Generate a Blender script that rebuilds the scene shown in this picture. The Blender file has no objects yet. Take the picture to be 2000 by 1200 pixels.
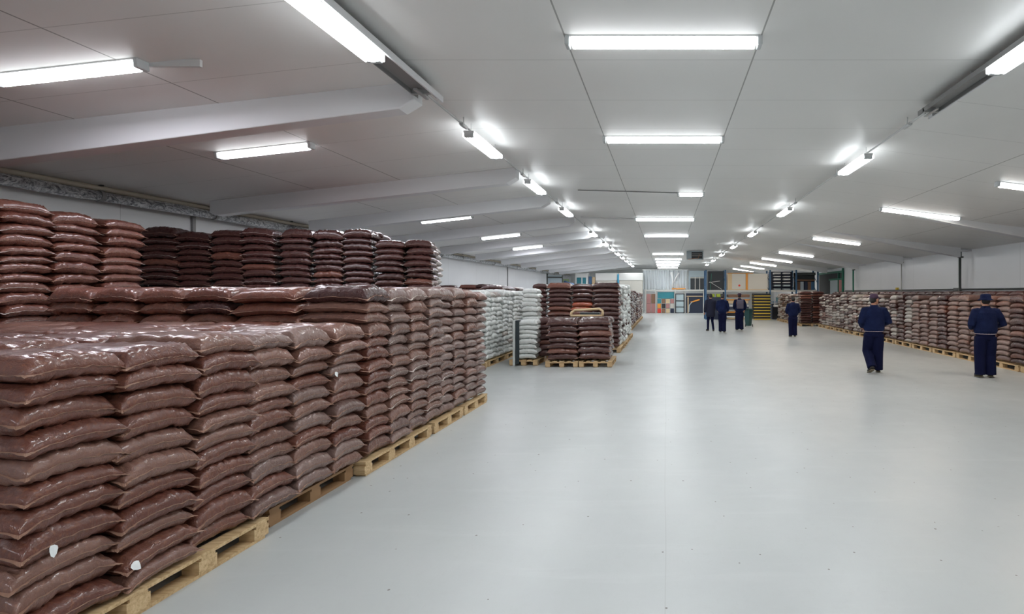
import bpy, math, random
import numpy as np
from mathutils import Vector, Matrix, noise
from mathutils.bvhtree import BVHTree

random.seed(7)
S = bpy.context.scene
COL = S.collection
R = math.radians
PI = math.pi

# ---------------------------------------------------------------- camera, world, exposure
cam_d = bpy.data.cameras.new('camera')
cam = bpy.data.objects.new('camera', cam_d)
COL.objects.link(cam)
cam.location = (0, 0, 1.8)
cam.rotation_euler = (PI / 2, 0, 0)
cam_d.sensor_width = 36
cam_d.lens = 18.0            # focal length = 1000 px on the 2000 px frame
cam_d.shift_x = -0.15
cam_d.shift_y = -0.014
cam_d.clip_start = 0.05
cam_d.clip_end = 200
S.camera = cam

w = bpy.data.worlds.new('world')
S.world = w
w.use_nodes = True
w.node_tree.nodes['Background'].inputs[0].default_value = (0.6, 0.65, 0.7, 1)
w.node_tree.nodes['Background'].inputs[1].default_value = 0.15

S.view_settings.view_transform = 'Standard'
S.view_settings.look = 'None'
S.view_settings.gamma = 1
S.view_settings.use_curve_mapping = False
S.view_settings.exposure = 0.0
try:
    S.cycles.use_denoising = True
    S.cycles.max_bounces = 8
    S.cycles.diffuse_bounces = 4
    S.cycles.glossy_bounces = 3
    S.cycles.use_adaptive_sampling = True
    S.cycles.adaptive_threshold = 0.02
    S.cycles.sample_clamp_indirect = 6
    S.cycles.caustics_reflective = False
    S.cycles.caustics_refractive = False
except Exception:
    pass
TUBE = 108.0                  # strength of the fluorescent diffusers
TUBE_RAIL = 64.0

# ---------------------------------------------------------------- node helpers
def mat(name, color=(.8, .8, .8), rough=.5, metal=0., spec=.5):
    m = bpy.data.materials.new(name)
    m.use_nodes = True
    b = m.node_tree.nodes['Principled BSDF']
    b.inputs['Base Color'].default_value = (*color, 1)
    b.inputs['Roughness'].default_value = rough
    b.inputs['Metallic'].default_value = metal
    b.inputs['Specular IOR Level'].default_value = spec
    return m


class N:
    def __init__(s, m):
        s.t = m.node_tree
        s.b = s.t.nodes['Principled BSDF']
        s.out = s.t.nodes['Material Output']

    def new(s, typ, **kw):
        n = s.t.nodes.new(typ)
        for k, v in kw.items():
            setattr(n, k, v)
        return n

    def link(s, a, b):
        s.t.links.new(a, b)

    def coord(s, kind='Object'):
        return s.new('ShaderNodeTexCoord').outputs[kind]

    def noise(s, vec, scale=5, detail=4, rough=.5, dist=0):
        n = s.new('ShaderNodeTexNoise')
        n.inputs['Scale'].default_value = scale
        n.inputs['Detail'].default_value = detail
        n.inputs['Roughness'].default_value = rough
        n.inputs['Distortion'].default_value = dist
        if vec is not None:
            s.link(vec, n.inputs['Vector'])
        return n.outputs['Fac']

    def mapping(s, vec, scale=(1, 1, 1)):
        n = s.new('ShaderNodeMapping')
        n.inputs['Scale'].default_value = scale
        s.link(vec, n.inputs['Vector'])
        return n.outputs[0]

    def math(s, op, a, b=None, c=None):
        n = s.new('ShaderNodeMath', operation=op)
        for i, v in enumerate((a, b, c)):
            if v is None:
                continue
            if isinstance(v, (int, float)):
                n.inputs[i].default_value = v
            else:
                s.link(v, n.inputs[i])
        return n.outputs[0]

    def ramp(s, fac, stops):
        n = s.new('ShaderNodeValToRGB')
        e = n.color_ramp.elements
        while len(e) < len(stops):
            e.new(.5)
        for i, (p, c) in enumerate(stops):
            e[i].position = p
            e[i].color = (*c, 1) if len(c) == 3 else c
        s.link(fac, n.inputs[0])
        return n.outputs['Color']

    def mix(s, fac, a, b, mode='MIX'):
        n = s.new('ShaderNodeMix', data_type='RGBA', blend_type=mode)
        if isinstance(fac, (int, float)):
            n.inputs[0].default_value = fac
        else:
            s.link(fac, n.inputs[0])
        for i, v in ((6, a), (7, b)):
            if isinstance(v, tuple):
                n.inputs[i].default_value = (*v, 1)
            else:
                s.link(v, n.inputs[i])
        return n.outputs[2]

    def bump(s, h, strength=.3, dist=.01):
        n = s.new('ShaderNodeBump')
        n.inputs['Strength'].default_value = strength
        n.inputs['Distance'].default_value = dist
        s.link(h, n.inputs['Height'])
        s.link(n.outputs[0], s.b.inputs['Normal'])


def emit(name, color, strength):
    m = mat(name, (.9, .9, .9), .4)
    b = m.node_tree.nodes['Principled BSDF']
    b.inputs['Emission Color'].default_value = (*color, 1)
    b.inputs['Emission Strength'].default_value = strength
    return m


# ---------------------------------------------------------------- materials
def sack_mat(name, dark, light, fleck, rough=.3, bump=.5, fleck_amt=.5):
    m = mat(name, dark, rough)
    n = N(m)
    v = n.coord('Object')
    oi = n.new('ShaderNodeObjectInfo').outputs['Random']
    ri = n.new('ShaderNodeNewGeometry').outputs['Random Per Island']
    rnd = n.math('FRACT', n.math('ADD', n.math('MULTIPLY', oi, 7.31), n.math('MULTIPLY', ri, 3.7)))
    off = n.new('ShaderNodeVectorMath', operation='ADD')
    comb = n.new('ShaderNodeCombineXYZ')
    for i in range(3):
        n.link(n.math('MULTIPLY', rnd, 10. + i * 7), comb.inputs[i])
    n.link(v, off.inputs[0])
    n.link(comb.outputs[0], off.inputs[1])
    v = off.outputs[0]
    base = n.mix(rnd, dark, light)
    f1 = n.ramp(n.noise(v, 55, 3, .6), [(.52, (0, 0, 0)), (.72, (1, 1, 1))])
    c = n.mix(n.math('MULTIPLY', f1, fleck_amt), base, fleck)
    f2 = n.noise(v, 7, 3, .6)
    c2 = n.mix(n.ramp(f2, [(.35, (.25, .25, .25)), (.7, (0, 0, 0))]), c, (dark[0] * .5, dark[1] * .5, dark[2] * .5))
    n.link(c2, n.b.inputs['Base Color'])
    n.b.inputs['Coat Weight'].default_value = .55
    n.b.inputs['Coat Roughness'].default_value = .17
    n.b.inputs['Specular IOR Level'].default_value = .3
    r = n.math('ADD', n.math('MULTIPLY', n.noise(v, 18, 2), .3), rough - .12)
    n.link(r, n.b.inputs['Roughness'])
    h = n.math('ADD', n.noise(v, 13, 4, .6, 1.6), n.math('MULTIPLY', n.noise(v, 44, 3, .55, 1.2), .4))
    n.bump(h, bump, .02)
    return m


M = {}
M['sack_brown'] = sack_mat('brown_sack_film', (.125, .041, .029), (.175, .068, .048), (.34, .14, .07), .33)
M['sack_taupe'] = sack_mat('taupe_sack_film', (.165, .076, .058), (.225, .115, .088), (.34, .17, .10), .33)
M['sack_aisle_lit'] = sack_mat('aisle_lit_sack_film', (.155, .088, .075), (.24, .152, .13), (.28, .18, .13), .33)  # taupe lightened: paints the aisle light onto aisle-facing sacks
M['sack_dark'] = sack_mat('plum_shade_sack_film', (.050, .018, .017), (.085, .030, .026), (.13, .06, .045), .28)  # plum variant, also used as painted shade on camera-facing fronts
M['sack_pale'] = sack_mat('pale_sack_film', (.36, .31, .28), (.50, .46, .42), (.24, .15, .11), .4, .5, .6)
M['sack_white'] = sack_mat('white_sack_film', (.66, .68, .66), (.78, .80, .78), (.55, .56, .54), .4, .5, .3)
M['sack_orange'] = sack_mat('orange_sack_film', (.35, .07, .03), (.42, .10, .04), (.45, .16, .08), .3)
M['seam'] = mat('stitched_seam', (.30, .17, .12), .5)
M['seam_pale'] = mat('pale_seam', (.55, .48, .44), .5)
M['tape'] = mat('white_tape', (.82, .85, .85), .4)

# pallet wood
M['wood'] = mat('pallet_wood', (.55, .38, .2), .65)
n = N(M['wood'])
v = n.coord('Object')
g = n.noise(n.mapping(v, (2, 18, 18)), 3, 4, .6)
c = n.ramp(g, [(.3, (.42, .27, .13)), (.5, (.62, .44, .24)), (.75, (.74, .57, .34))])
oi = n.new('ShaderNodeObjectInfo').outputs['Random']
n.link(n.mix(n.math('MULTIPLY', oi, .35), c, (.40, .24, .11)), n.b.inputs['Base Color'])
n.bump(g, .2, .005)
M['wood_dark'] = mat('old_pallet_wood', (.30, .17, .08), .7)

def lines(n, coordv, xs, width):
    acc = None
    for x in xs:
        d = n.math('LESS_THAN', n.math('ABSOLUTE', n.math('SUBTRACT', coordv, x)), width)
        acc = d if acc is None else n.math('MAXIMUM', acc, d)
    return acc


# floor
M['floor'] = mat('grey_epoxy_floor', (.5, .52, .51), .35)
n = N(M['floor'])
v = n.coord('Object')
big = n.noise(v, .35, 4, .55)
fine = n.noise(v, 9, 6, .65)
streak = n.noise(n.mapping(v, (.5, 4, 1)), 1.2, 5, .6, .4)
c = n.ramp(big, [(.3, (.43, .45, .448)), (.7, (.50, .517, .51))])
c = n.mix(n.math('MULTIPLY', n.ramp(fine, [(.55, (0, 0, 0)), (.8, (1, 1, 1))]), .25), c, (.40, .41, .40))
c = n.mix(n.math('MULTIPLY', n.ramp(streak, [(.55, (0, 0, 0)), (.75, (1, 1, 1))]), .18), c, (.64, .65, .64))
vor = n.new('ShaderNodeTexVoronoi')
vor.voronoi_dimensions = '2D'
vor.inputs['Scale'].default_value = 2.3
n.link(v, vor.inputs['Vector'])
spk = n.math('LESS_THAN', vor.outputs['Distance'], n.math('MULTIPLY', n.noise(v, 3.1, 2), .034))
gate = n.math('GREATER_THAN', n.noise(v, 1.3, 2), .47)
c = n.mix(n.math('MULTIPLY', n.math('MULTIPLY', spk, gate), .75), c, (.09, .06, .045))
sepf = n.new('ShaderNodeSeparateXYZ')
n.link(v, sepf.inputs[0])
wobx = n.math('ADD', sepf.outputs[0], n.math('MULTIPLY', n.math('SUBTRACT', n.noise(v, .3, 1), .5), .08))
c = n.mix(n.math('MULTIPLY', lines(n, wobx, (0., -6.1, 7.2), .004), .25), c, (.3, .3, .29))
scr = n.noise(n.mapping(v, (6, .7, 1)), 2.2, 3, .5, 2.5)
c = n.mix(n.math('MULTIPLY', n.ramp(scr, [(.495, (0, 0, 0)), (.5, (1, 1, 1)), (.505, (0, 0, 0))]), .16), c, (.36, .35, .34))
n.link(c, n.b.inputs['Base Color'])
n.link(n.math('ADD', n.math('MULTIPLY', n.noise(v, 2.5, 5, .6), .26), .22), n.b.inputs['Roughness'])
n.bump(n.math('ADD', n.noise(v, 4, 5, .6), n.math('MULTIPLY', n.noise(v, 40, 3), .15)), .12, .01)


def periodic(n, coordv, period, phase, width):
    f = n.math('FRACT', n.math('ADD', n.math('DIVIDE', coordv, period), phase + 100))
    return n.math('LESS_THAN', f, width / period)


def panel_mat(name, base, joint, xs, yper, yphase, xw=.008, rough=.42):
    m = mat(name, base, rough)
    n = N(m)
    v = n.coord('Object')
    sep = n.new('ShaderNodeSeparateXYZ')
    n.link(v, sep.inputs[0])
    a = n.math('MULTIPLY', lines(n, sep.outputs[0], xs, xw), .8) if xs else None
    b = n.math('MULTIPLY', periodic(n, sep.outputs[1], yper, yphase, .009), .38)
    j = n.math('MAXIMUM', a, b) if a is not None else b
    tone = n.mix(n.noise(v, .6, 3), tuple(x * .95 for x in base), tuple(min(1, x * 1.04) for x in base))
    n.link(n.mix(j, tone, joint), n.b.inputs['Base Color'])
    h = n.math('ADD', n.noise(n.mapping(v, (.3, 3, 1)), 1.5, 3), n.math('MULTIPLY', j, -.5))
    n.b.inputs['Specular IOR Level'].default_value = .35
    n.bump(h, .08, .02)
    return m


M['ceiling'] = panel_mat('ceiling_panels', (.88, .88, .865), (.28, .28, .27), (-6.93, -5.24, -.97, .92, 5.7, 8.1), 1.13, .2)
M['beam'] = mat('beam_white_paint', (.82, .83, .85), .5)
M['wall'] = panel_mat('wall_panels', (.91, .93, .95), (.2, .2, .2), (), 3.4, .35, rough=.24)
M['wall_end'] = mat('end_wall_paint', (.55, .57, .56), .6)
n = N(M['wall_end'])
n.link(n.ramp(n.noise(n.coord('Object'), .8, 3), [(.3, (.6, .62, .62)), (.7, (.7, .72, .71))]), n.b.inputs['Base Color'])
M['tube'] = emit('lit_diffuser', (.93, .97, 1.), TUBE)
M['tube_rail'] = emit('lit_rail_diffuser', (.93, .97, 1.), TUBE_RAIL)
M['lens'] = emit('lit_side_lens', (.93, .97, 1.), 10.)
M['edge_glow'] = emit('glowing_fixture_side', (.95, .98, 1.), 2.8)
M['tube_cool'] = emit('lit_cool_diffuser', (.93, .91, 1.), TUBE)
M['tube_warm'] = emit('lit_warm_diffuser', (1., .87, .74), TUBE * .9)
M['plastic_white'] = mat('white_plastic', (.75, .76, .76), .4)
M['prism'] = mat('prismatic_acrylic', (.62, .65, .66), .2)
n = N(M['prism'])
n.bump(periodic(n, n.new('ShaderNodeSeparateXYZ').outputs[1], .02, 0, .01), .3, .005)
M['trunk'] = mat('galvanised_trunking', (.30, .30, .30), .45, .4)
M['steel'] = mat('bright_steel', (.6, .62, .62), .35, .8)
M['foil'] = mat('foil_wrap', (.55, .57, .60), .3, .85)
n = N(M['foil'])
fz = n.noise(n.mapping(n.coord(), (1, .6, 1)), 9, 5, .8, 2.5)
n.bump(fz, 1., .06)
n.link(n.ramp(fz, [(.38, (.16, .17, .19)), (.48, (.5, .52, .55)), (.56, (.95, .96, .97))]), n.b.inputs['Base Color'])  # crinkle glints and dark creases painted into the foil colour
M['beige'] = mat('beige_lagging', (.52, .47, .38), .7)
M['pipe_dark'] = mat('dark_pipe_paint', (.06, .07, .065), .4)
M['pipe_green'] = mat('green_pipe_paint', (.015, .16, .10), .4)
M['navy'] = mat('navy_cloth', (.012, .020, .075), .85)
n = N(M['navy'])
v = n.coord()
n.link(n.ramp(n.noise(v, 6, 3), [(.3, (.005, .009, .036)), (.7, (.011, .018, .062))]), n.b.inputs['Base Color'])
n.bump(n.noise(n.mapping(v, (2, 2, 1)), 6, 4, .6, 1.), .5, .03)
for k_ in ('navy',):
    M[k_].node_tree.nodes['Principled BSDF'].inputs['Specular IOR Level'].default_value = .12
M['navy_dark'] = mat('dark_navy_cloth', (.008, .010, .03), .85)
M['navy_pants'] = mat('navy_trouser_cloth', (.006, .008, .034), .85)
n = N(M['navy_pants'])
n.b.inputs['Specular IOR Level'].default_value = .12
n.bump(n.noise(n.mapping(n.coord(), (2, 2, 1)), 7, 4, .6, 1.), .5, .03)
M['stripe'] = mat('pale_pink_piping', (.55, .42, .42), .7)
M['skin'] = mat('skin', (.50, .24, .15), .5)
M['skin'].node_tree.nodes['Principled BSDF'].inputs['Subsurface Weight'].default_value = .1
M['hair'] = mat('dark_hair', (.015, .011, .01), .6)
M['hair_grey'] = mat('grey_hair', (.35, .33, .33), .6)
M['cap_plum'] = mat('plum_cap_cloth', (.055, .025, .055), .8)
M['shoe'] = mat('dark_shoe', (.03, .025, .022), .5)
M['sole'] = mat('tan_sole', (.16, .13, .08), .7)
M['eye'] = mat('eye', (.7, .7, .7), .2)
M['pack'] = mat('grey_pack_cloth', (.10, .09, .13), .6)
M['pack_orange'] = mat('orange_strap', (.55, .22, .08), .7)
M['bin'] = mat('dark_green_plastic', (.02, .07, .07), .4)
M['yellow'] = mat('yellow_paint', (.75, .55, .06), .5)
M['rack_blue'] = mat('rack_blue_paint', (.05, .13, .25), .45)
M['rack_grey'] = mat('rack_beam_grey', (.55, .55, .52), .5)
M['black'] = mat('black_paint', (.015, .016, .02), .5)
M['navy_box'] = mat('navy_panel', (.02, .03, .06), .5)
M['cream'] = mat('cream_board', (.62, .60, .54), .55)
M['creamlid'] = mat('white_lid', (.85, .85, .82), .4)
M['orange'] = mat('orange_paint', (.75, .30, .04), .5)
M['red'] = mat('red_paint', (.7, .05, .03), .5)
M['teal'] = mat('teal_panel', (.03, .22, .27), .5)
M['greyblue'] = mat('pale_blue_sheet', (.42, .50, .54), .5)
M['pink'] = mat('dusty_pink_board', (.42, .20, .19), .6)
M['brownboard'] = mat('brown_board', (.22, .12, .07), .6)
M['glass'] = mat('cloudy_glass', (.45, .55, .58), .15)
M['cyan'] = mat('blue_strap', (.05, .38, .62), .4)
M['lime'] = mat('lime_cloth', (.40, .50, .05), .6)
M['foam'] = mat('cream_foam', (.66, .50, .30), .7)
M['void'] = mat('dark_interior', (.04, .045, .05), .7)
M['strap'] = mat('black_strap', (.02, .03, .035), .5)
M['strip'] = mat('ribbed_pvc', (.62, .66, .68), .4)


# ---------------------------------------------------------------- mesh helpers
class MB:
    def __init__(s):
        s.v, s.f, s.mi = [], [], []

    def add(s, vs, fs, mi=0):
        o = len(s.v)
        s.v += [tuple(p) for p in vs]
        s.f += [tuple(i + o for i in f) for f in fs]
        s.mi += [mi] * len(fs)
        return s

    def box(s, x0, x1, y0, y1, z0, z1, mi=0):
        vs = [(x, y, z) for z in (z0, z1) for y in (y0, y1) for x in (x0, x1)]
        return s.add(vs, [(0, 2, 3, 1), (4, 5, 7, 6), (0, 1, 5, 4), (2, 6, 7, 3), (0, 4, 6, 2), (1, 3, 7, 5)], mi)

    def bar(s, a, b, w, h, mi=0, roll=None):
        a, b = Vector(a), Vector(b)
        d = (b - a).normalized()
        up = Vector((0, 0, 1)) if abs(d.z) < .95 else Vector((0, 1, 0))
        sx = d.cross(up).normalized()
        sy = sx.cross(d)
        vs = [p + sx * i * w / 2 + sy * j * h / 2 for p in (a, b) for i, j in ((-1, -1), (1, -1), (1, 1), (-1, 1))]
        return s.add(vs, [(3, 2, 1, 0), (4, 5, 6, 7), (0, 1, 5, 4), (1, 2, 6, 5), (2, 3, 7, 6), (3, 0, 4, 7)], mi)

    def tube(s, pts, r, seg=10, mi=0, flat=1.):
        pts = [Vector(p) for p in pts]
        if isinstance(r, (int, float)):
            r = [r] * len(pts)
        vs, fs = [], []
        prev = None
        for i, p in enumerate(pts):
            d = (pts[min(i + 1, len(pts) - 1)] - pts[max(i - 1, 0)]).normalized()
            if prev is None:
                up = Vector((0, 0, 1)) if abs(d.z) < .9 else Vector((0, 1, 0))
                a = d.cross(up).normalized()
            else:
                a = (prev - d * prev.dot(d)).normalized()
            prev = a
            b = d.cross(a)
            for k in range(seg):
                t = 2 * PI * k / seg
                vs.append(p + a * math.cos(t) * r[i] + b * math.sin(t) * r[i] * flat)
        for i in range(len(pts) - 1):
            for k in range(seg):
                k2 = (k + 1) % seg
                fs.append((i * seg + k, i * seg + k2, (i + 1) * seg + k2, (i + 1) * seg + k))
        fs.append(tuple(range(seg - 1, -1, -1)))
        fs.append(tuple((len(pts) - 1) * seg + k for k in range(seg)))
        return s.add(vs, fs, mi)

    def loft(s, rings, seg=16, mi=0):
        """rings: (x, y, z, rx, ry) horizontal ellipses from bottom to top."""
        vs, fs = [], []
        for x, y, z, rx, ry in rings:
            for k in range(seg):
                t = 2 * PI * k / seg
                vs.append((x + rx * math.cos(t), y + ry * math.sin(t), z))
        m = len(rings)
        for i in range(m - 1):
            for k in range(seg):
                k2 = (k + 1) % seg
                fs.append((i * seg + k, i * seg + k2, (i + 1) * seg + k2, (i + 1) * seg + k))
        fs.append(tuple(range(seg - 1, -1, -1)))
        fs.append(tuple((m - 1) * seg + k for k in range(seg)))
        return s.add(vs, fs, mi)

    def prism(s, poly, y0, y1, mi=0):
        """poly in the XZ plane, extruded along Y."""
        k = len(poly)
        vs = [(x, y0, z) for x, z in poly] + [(x, y1, z) for x, z in poly]
        fs = [tuple(range(k)), tuple(range(2 * k - 1, k - 1, -1))]
        fs += [(i, i + k, (i + 1) % k + k, (i + 1) % k) for i in range(k)]
        return s.add(vs, fs, mi)

    def mesh(s, name, smooth=False):
        me = bpy.data.meshes.new(name)
        me.from_pydata(s.v, [], s.f)
        if any(s.mi):
            me.polygons.foreach_set('material_index', s.mi)
        if smooth:
            me.polygons.foreach_set('use_smooth', [True] * len(me.polygons))
        me.update()
        return me


def obj(name, mb, m, parent=None, smooth=False, bevel=0, loc=None):
    me = mb.mesh(name, smooth) if isinstance(mb, MB) else mb
    for x in (m if isinstance(m, (list, tuple)) else [m]):
        me.materials.append(x)
    o = bpy.data.objects.new(name, me)
    COL.objects.link(o)
    if parent is not None:
        o.parent = parent
    if loc is not None:
        o.location = loc
    if bevel:
        b = o.modifiers.new('bevel', 'BEVEL')
        b.width = bevel
        b.segments = 2
        b.limit_method = 'ANGLE'
    return o


def tag(o, label=None, cat=None, group=None, kind=None):
    if label:
        o['label'] = label
    if cat:
        o['category'] = cat
    if group:
        o['group'] = group
    if kind:
        o['kind'] = kind
    return o


def thing(name, label, cat, loc=(0, 0, 0), rz=0, group=None):
    o = bpy.data.objects.new(name, None)
    COL.objects.link(o)
    o.location = loc
    o.rotation_euler = (0, 0, rz)
    return tag(o, label, cat, group)


def struct(name, mb, m, **kw):
    return tag(obj(name, mb, m, **kw), kind='structure')


KIDS = {}


def copy_tree(o, parent=None):
    c = o.copy()
    COL.objects.link(c)
    c.parent = parent
    for ch in o.children:
        copy_tree(ch, c)
    return c


ORD = ['zeroth', 'first', 'second', 'third', 'fourth', 'fifth', 'sixth', 'seventh', 'eighth', 'ninth', 'tenth', 'eleventh', 'twelfth',
       'thirteenth', 'fourteenth', 'fifteenth', 'sixteenth', 'seventeenth', 'eighteenth', 'nineteenth', 'twentieth'] + \
      ['twenty-' + x for x in ('first', 'second', 'third', 'fourth', 'fifth', 'sixth', 'seventh', 'eighth', 'ninth')] + \
      ['thirtieth'] + ['thirty-' + x for x in ('first', 'second', 'third', 'fourth', 'fifth', 'sixth', 'seventh', 'eighth', 'ninth')]

# ---------------------------------------------------------------- room
EYE = 1.8
HC = 1.8 + 2.47             # flat middle of the ceiling
XL, XR = -9.6, 10.95        # side walls
FL, FR = -3.0, 3.6          # folds of the ceiling
Y0, Y1 = -6.0, 52.0


def zc(x):
    if x < FL:
        return HC - .11 * (FL - x)
    if x > FR:
        return HC - .125 * (x - FR)
    return HC


struct('floor', MB().box(XL - .2, XR + .2, Y0 - .2, Y1 + .2, -.2, 0), M['floor'])
poly = [(XL - .2, zc(XL - .2)), (FL, HC), (FR, HC), (XR + .2, zc(XR + .2)), (XR + .2, HC + .3), (XL - .2, HC + .3)]
struct('ceiling', MB().prism(poly, Y0 - .2, Y1 + .2), M['ceiling'])
struct('wall_left', MB().box(XL - .2, XL, Y0, Y1, 0, HC - .1), M['wall'])
struct('wall_right', MB().box(XR, XR + .2, Y0, Y1, 0, HC - .1), M['wall'])
struct('wall_back', MB().box(XL, XR, Y1, Y1 + .2, 0, HC), M['wall_end'])
struct('wall_front', MB().box(XL, XR, Y0 - .2, Y0, 0, HC), M['wall_end'])

# roof beams, left run and right run
for i, y in enumerate((1.9, 6.0, 10.1, 12.9, 16.6, 20.4, 24.2, 28.0, 31.8, 35.6, 39.4, 43.2)):
    x0, x1 = XL, -2.95
    x0 = -9.0
    dp = .40 if i < 2 else .28
    p = [(x0, zc(x0) + .01), (x0, zc(x0) - dp + .05), (x0 + .1, zc(x0) - dp), (x1 - .18, HC - .31), (x1, HC - .2), (x1, HC + .01)]
    struct('beam_left.%03d' % i if i else 'beam_left', MB().prism(p, y, y + .22), M['beam'], bevel=.012)
for i, y in enumerate((13.6, 18.3, 22.7, 28.0, 33.4, 39.0, 44.5)):
    x0, x1 = 5.6, 10.55
    p = [(x0, zc(x0) + .01), (x0 + .3, zc(x0) - .05), (x1, zc(x1) - .33), (x1, zc(x1) + .01)]
    struct('beam_right.%03d' % i if i else 'beam_right', MB().prism(p, y, y + .24), M['beam'], bevel=.012)
    b2 = MB().box(10.55, XR, y + .02, y + .22, zc(10.7) - .10, zc(XR) + .0)
    struct('beam_bracket_right.%03d' % i if i else 'beam_bracket_right', b2, M['beam'])

# ---------------------------------------------------------------- ceiling lights
def ceiling_light(x, y, L, label, group, pitch=0., lit=True):
    t = thing('ceiling_light', label, 'light', (x, y, zc(x)), 0, group)
    t.rotation_euler = (0, pitch, 0)
    obj('housing', MB().box(-L / 2, L / 2, -.055, .055, -.018, 0), M['plastic_white'], t, bevel=.004)
    e = L / 2 - .04
    pts = [(-.056, -.018), (-.056, -.072), (-.044, -.092), (.044, -.092), (.056, -.072), (.056, -.018)]
    vs = [(sx * e, py, pz) for sx in (-1, 1) for py, pz in pts]
    tubem = M['tube_cool'] if x < -4 else M['tube_warm'] if x > 4.5 else M['tube']
    obj('diffuser', MB().add(vs, [(j, j + 1, j + 7, j + 6) for j in range(5)] + [(5, 4, 3, 2, 1, 0), (6, 7, 8, 9, 10, 11)]), M['edge_glow'], t)
    obj('lit_lens', MB().box(-e + .01, e - .01, -.043, .043, -.0935, -.0925), tubem, t)
    for sx in (-1, 1):
        obj('end_cap', MB().box(sx * L / 2 - .022, sx * L / 2 + .022, -.06, .06, -.096, -.002), M['prism'], t, bevel=.01)
    return t


mid = [(-.02, 4.95, 1.85), (-.03, 8.1, 1.87), (.62, 12.6, .63), (-.02, 16.9, 1.97), (.03, 21.8, 1.93),
       (.15, 32.0, 2.0), (.2, 37.0, 2.0), (.2, 40.3, 2.0), (.2, 43.2, 2.0), (.2, 46, 2.0), (.2, 49.6, 2.0)]
for i, (x, y, L) in enumerate(mid):
    ceiling_light(x, y, L, 'lit tube light in the middle ceiling row, %s along the hall' % ORD[i + 1] if i != 2 else
                  'short lit tube light in the middle ceiling row, half the usual length', 'tube lights in the middle ceiling row')
for i, (x, y, L) in enumerate([(-5.76, 4.93, 1.42), (-5.93, 7.57, 1.38), (-6.09, 10.87, 1.42), (-6.18, 14.44, 1.45), (-6.1, 18.97, 1.47),
                               (-6.3, 23.4, 1.4), (-6.26, 26.3, 1.45), (-6.5, 30.2, 1.45), (-6.5, 34, 1.45), (-6.4, 37.8, 1.45), (-6.4, 41.5, 1.45), (-6.4, 46.5, 1.45)]):
    ceiling_light(x, y, L, 'lit tube light between beams above the sack stacks by the silver pipe, %s along' % ORD[i + 1],
                  'tube lights above the long sack stacks', pitch=-math.atan(.11))
for i, (x, y, L) in enumerate([(7.3, 9.8, 1.9), (6.62, 13.3, 2.06), (6.74, 20.2, 1.92), (6.86, 26.9, 1.88), (6.9, 31.7, 1.95), (6.9, 36.2, 1.95), (6.9, 40.6, 1.95), (6.9, 45.4, 1.95)]):
    ceiling_light(x, y, L, 'lit tube light over the two walking people side of hall, %s along' % ORD[i + 1],
                  'tube lights beyond the second hanging rail', pitch=math.atan(.125))
# unseen lights added behind and above the camera to light the near end
for x, p in ((0, 0), (-6, -math.atan(.11)), (6.8, math.atan(.125))):
    for y in (-1.6, 1.2):
        if x == 0 or y < 0:
            ceiling_light(x, y, 1.8, 'added lit tube light on the near end ceiling, %s, %s' % ({0: 'middle row', -6: 'stack side', 6.8: 'wall row side'}[x], 'behind the viewpoint' if y < 0 else 'overhead'), 'added tube lights over the near end', pitch=p)


def rail_light(x, y, label, group, L=1.25):
    z = EYE + 2.30
    t = thing('hanging_light', label, 'light', (x, y, z), 0, group)
    obj('housing', MB().box(-.075, .075, -L / 2, L / 2, -.005, .04), M['plastic_white'], t, bevel=.01)
    k = 8
    pts = [(math.cos(PI + PI * j / k) * .062, -.008 + math.sin(PI + PI * j / k) * .05) for j in range(k + 1)]
    vs = [(px, sy * (L / 2 - .05), pz) for sy in (-1, 1) for px, pz in pts]
    obj('diffuser', MB().add(vs, [(j + 1, j, j + k + 1, j + k + 2) for j in range(k)] + [tuple(range(k + 1)), tuple(range(2 * k + 1, k, -1))]), M['tube_rail'], t)
    for sx in (-1, 1):
        obj('side_lens', MB().box(sx * .086 - .012, sx * .086 + .012, -L / 2 + .02, L / 2 - .02, -.045, .02), M['lens'], t, bevel=.006)
        obj('hanger', MB().tube([(0, sx * L * .42, .04), (0, sx * L * .42, HC - z)], .004, 6), M['steel'], t)
    for sy in (-1, 1):
        obj('end_cap', MB().box(-.07, .07, sy * (L / 2 - .03) - .03, sy * (L / 2 - .03) + .03, -.055, .0), M['prism'], t, bevel=.012)
    return t


RXL, RXR = -2.84, 3.40
for i, y in enumerate((-1.6, 4.4, 8.0, 11.15, 14.6, 20.0, 24.0, 27.0, 30.2, 33.6, 37.2, 40.6, 44.0)):
    lab = 'lit light hanging on the rail over the brown sack stacks, %s along' % ORD[i]
    if i == 0:  # unseen lamp, added so the near stack gets light
        lab = 'added lit light on the sack stack rail behind the viewpoint'
    rail_light(RXL, y, lab, 'lights on the rail over the stacks')
for i, y in enumerate((-1.6, 4.68, 9.2, 14.6, 20.0, 25.6, 31.0, 36.5, 42.0)):
    lab = 'lit light hanging on the rail over the open aisle floor, %s along' % ORD[i]
    if i == 0:  # added out of view to brighten the near floor
        lab = 'added lit light on the aisle rail behind the viewpoint'
    rail_light(RXR, y, lab, 'lights on the rail over the aisle')


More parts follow.
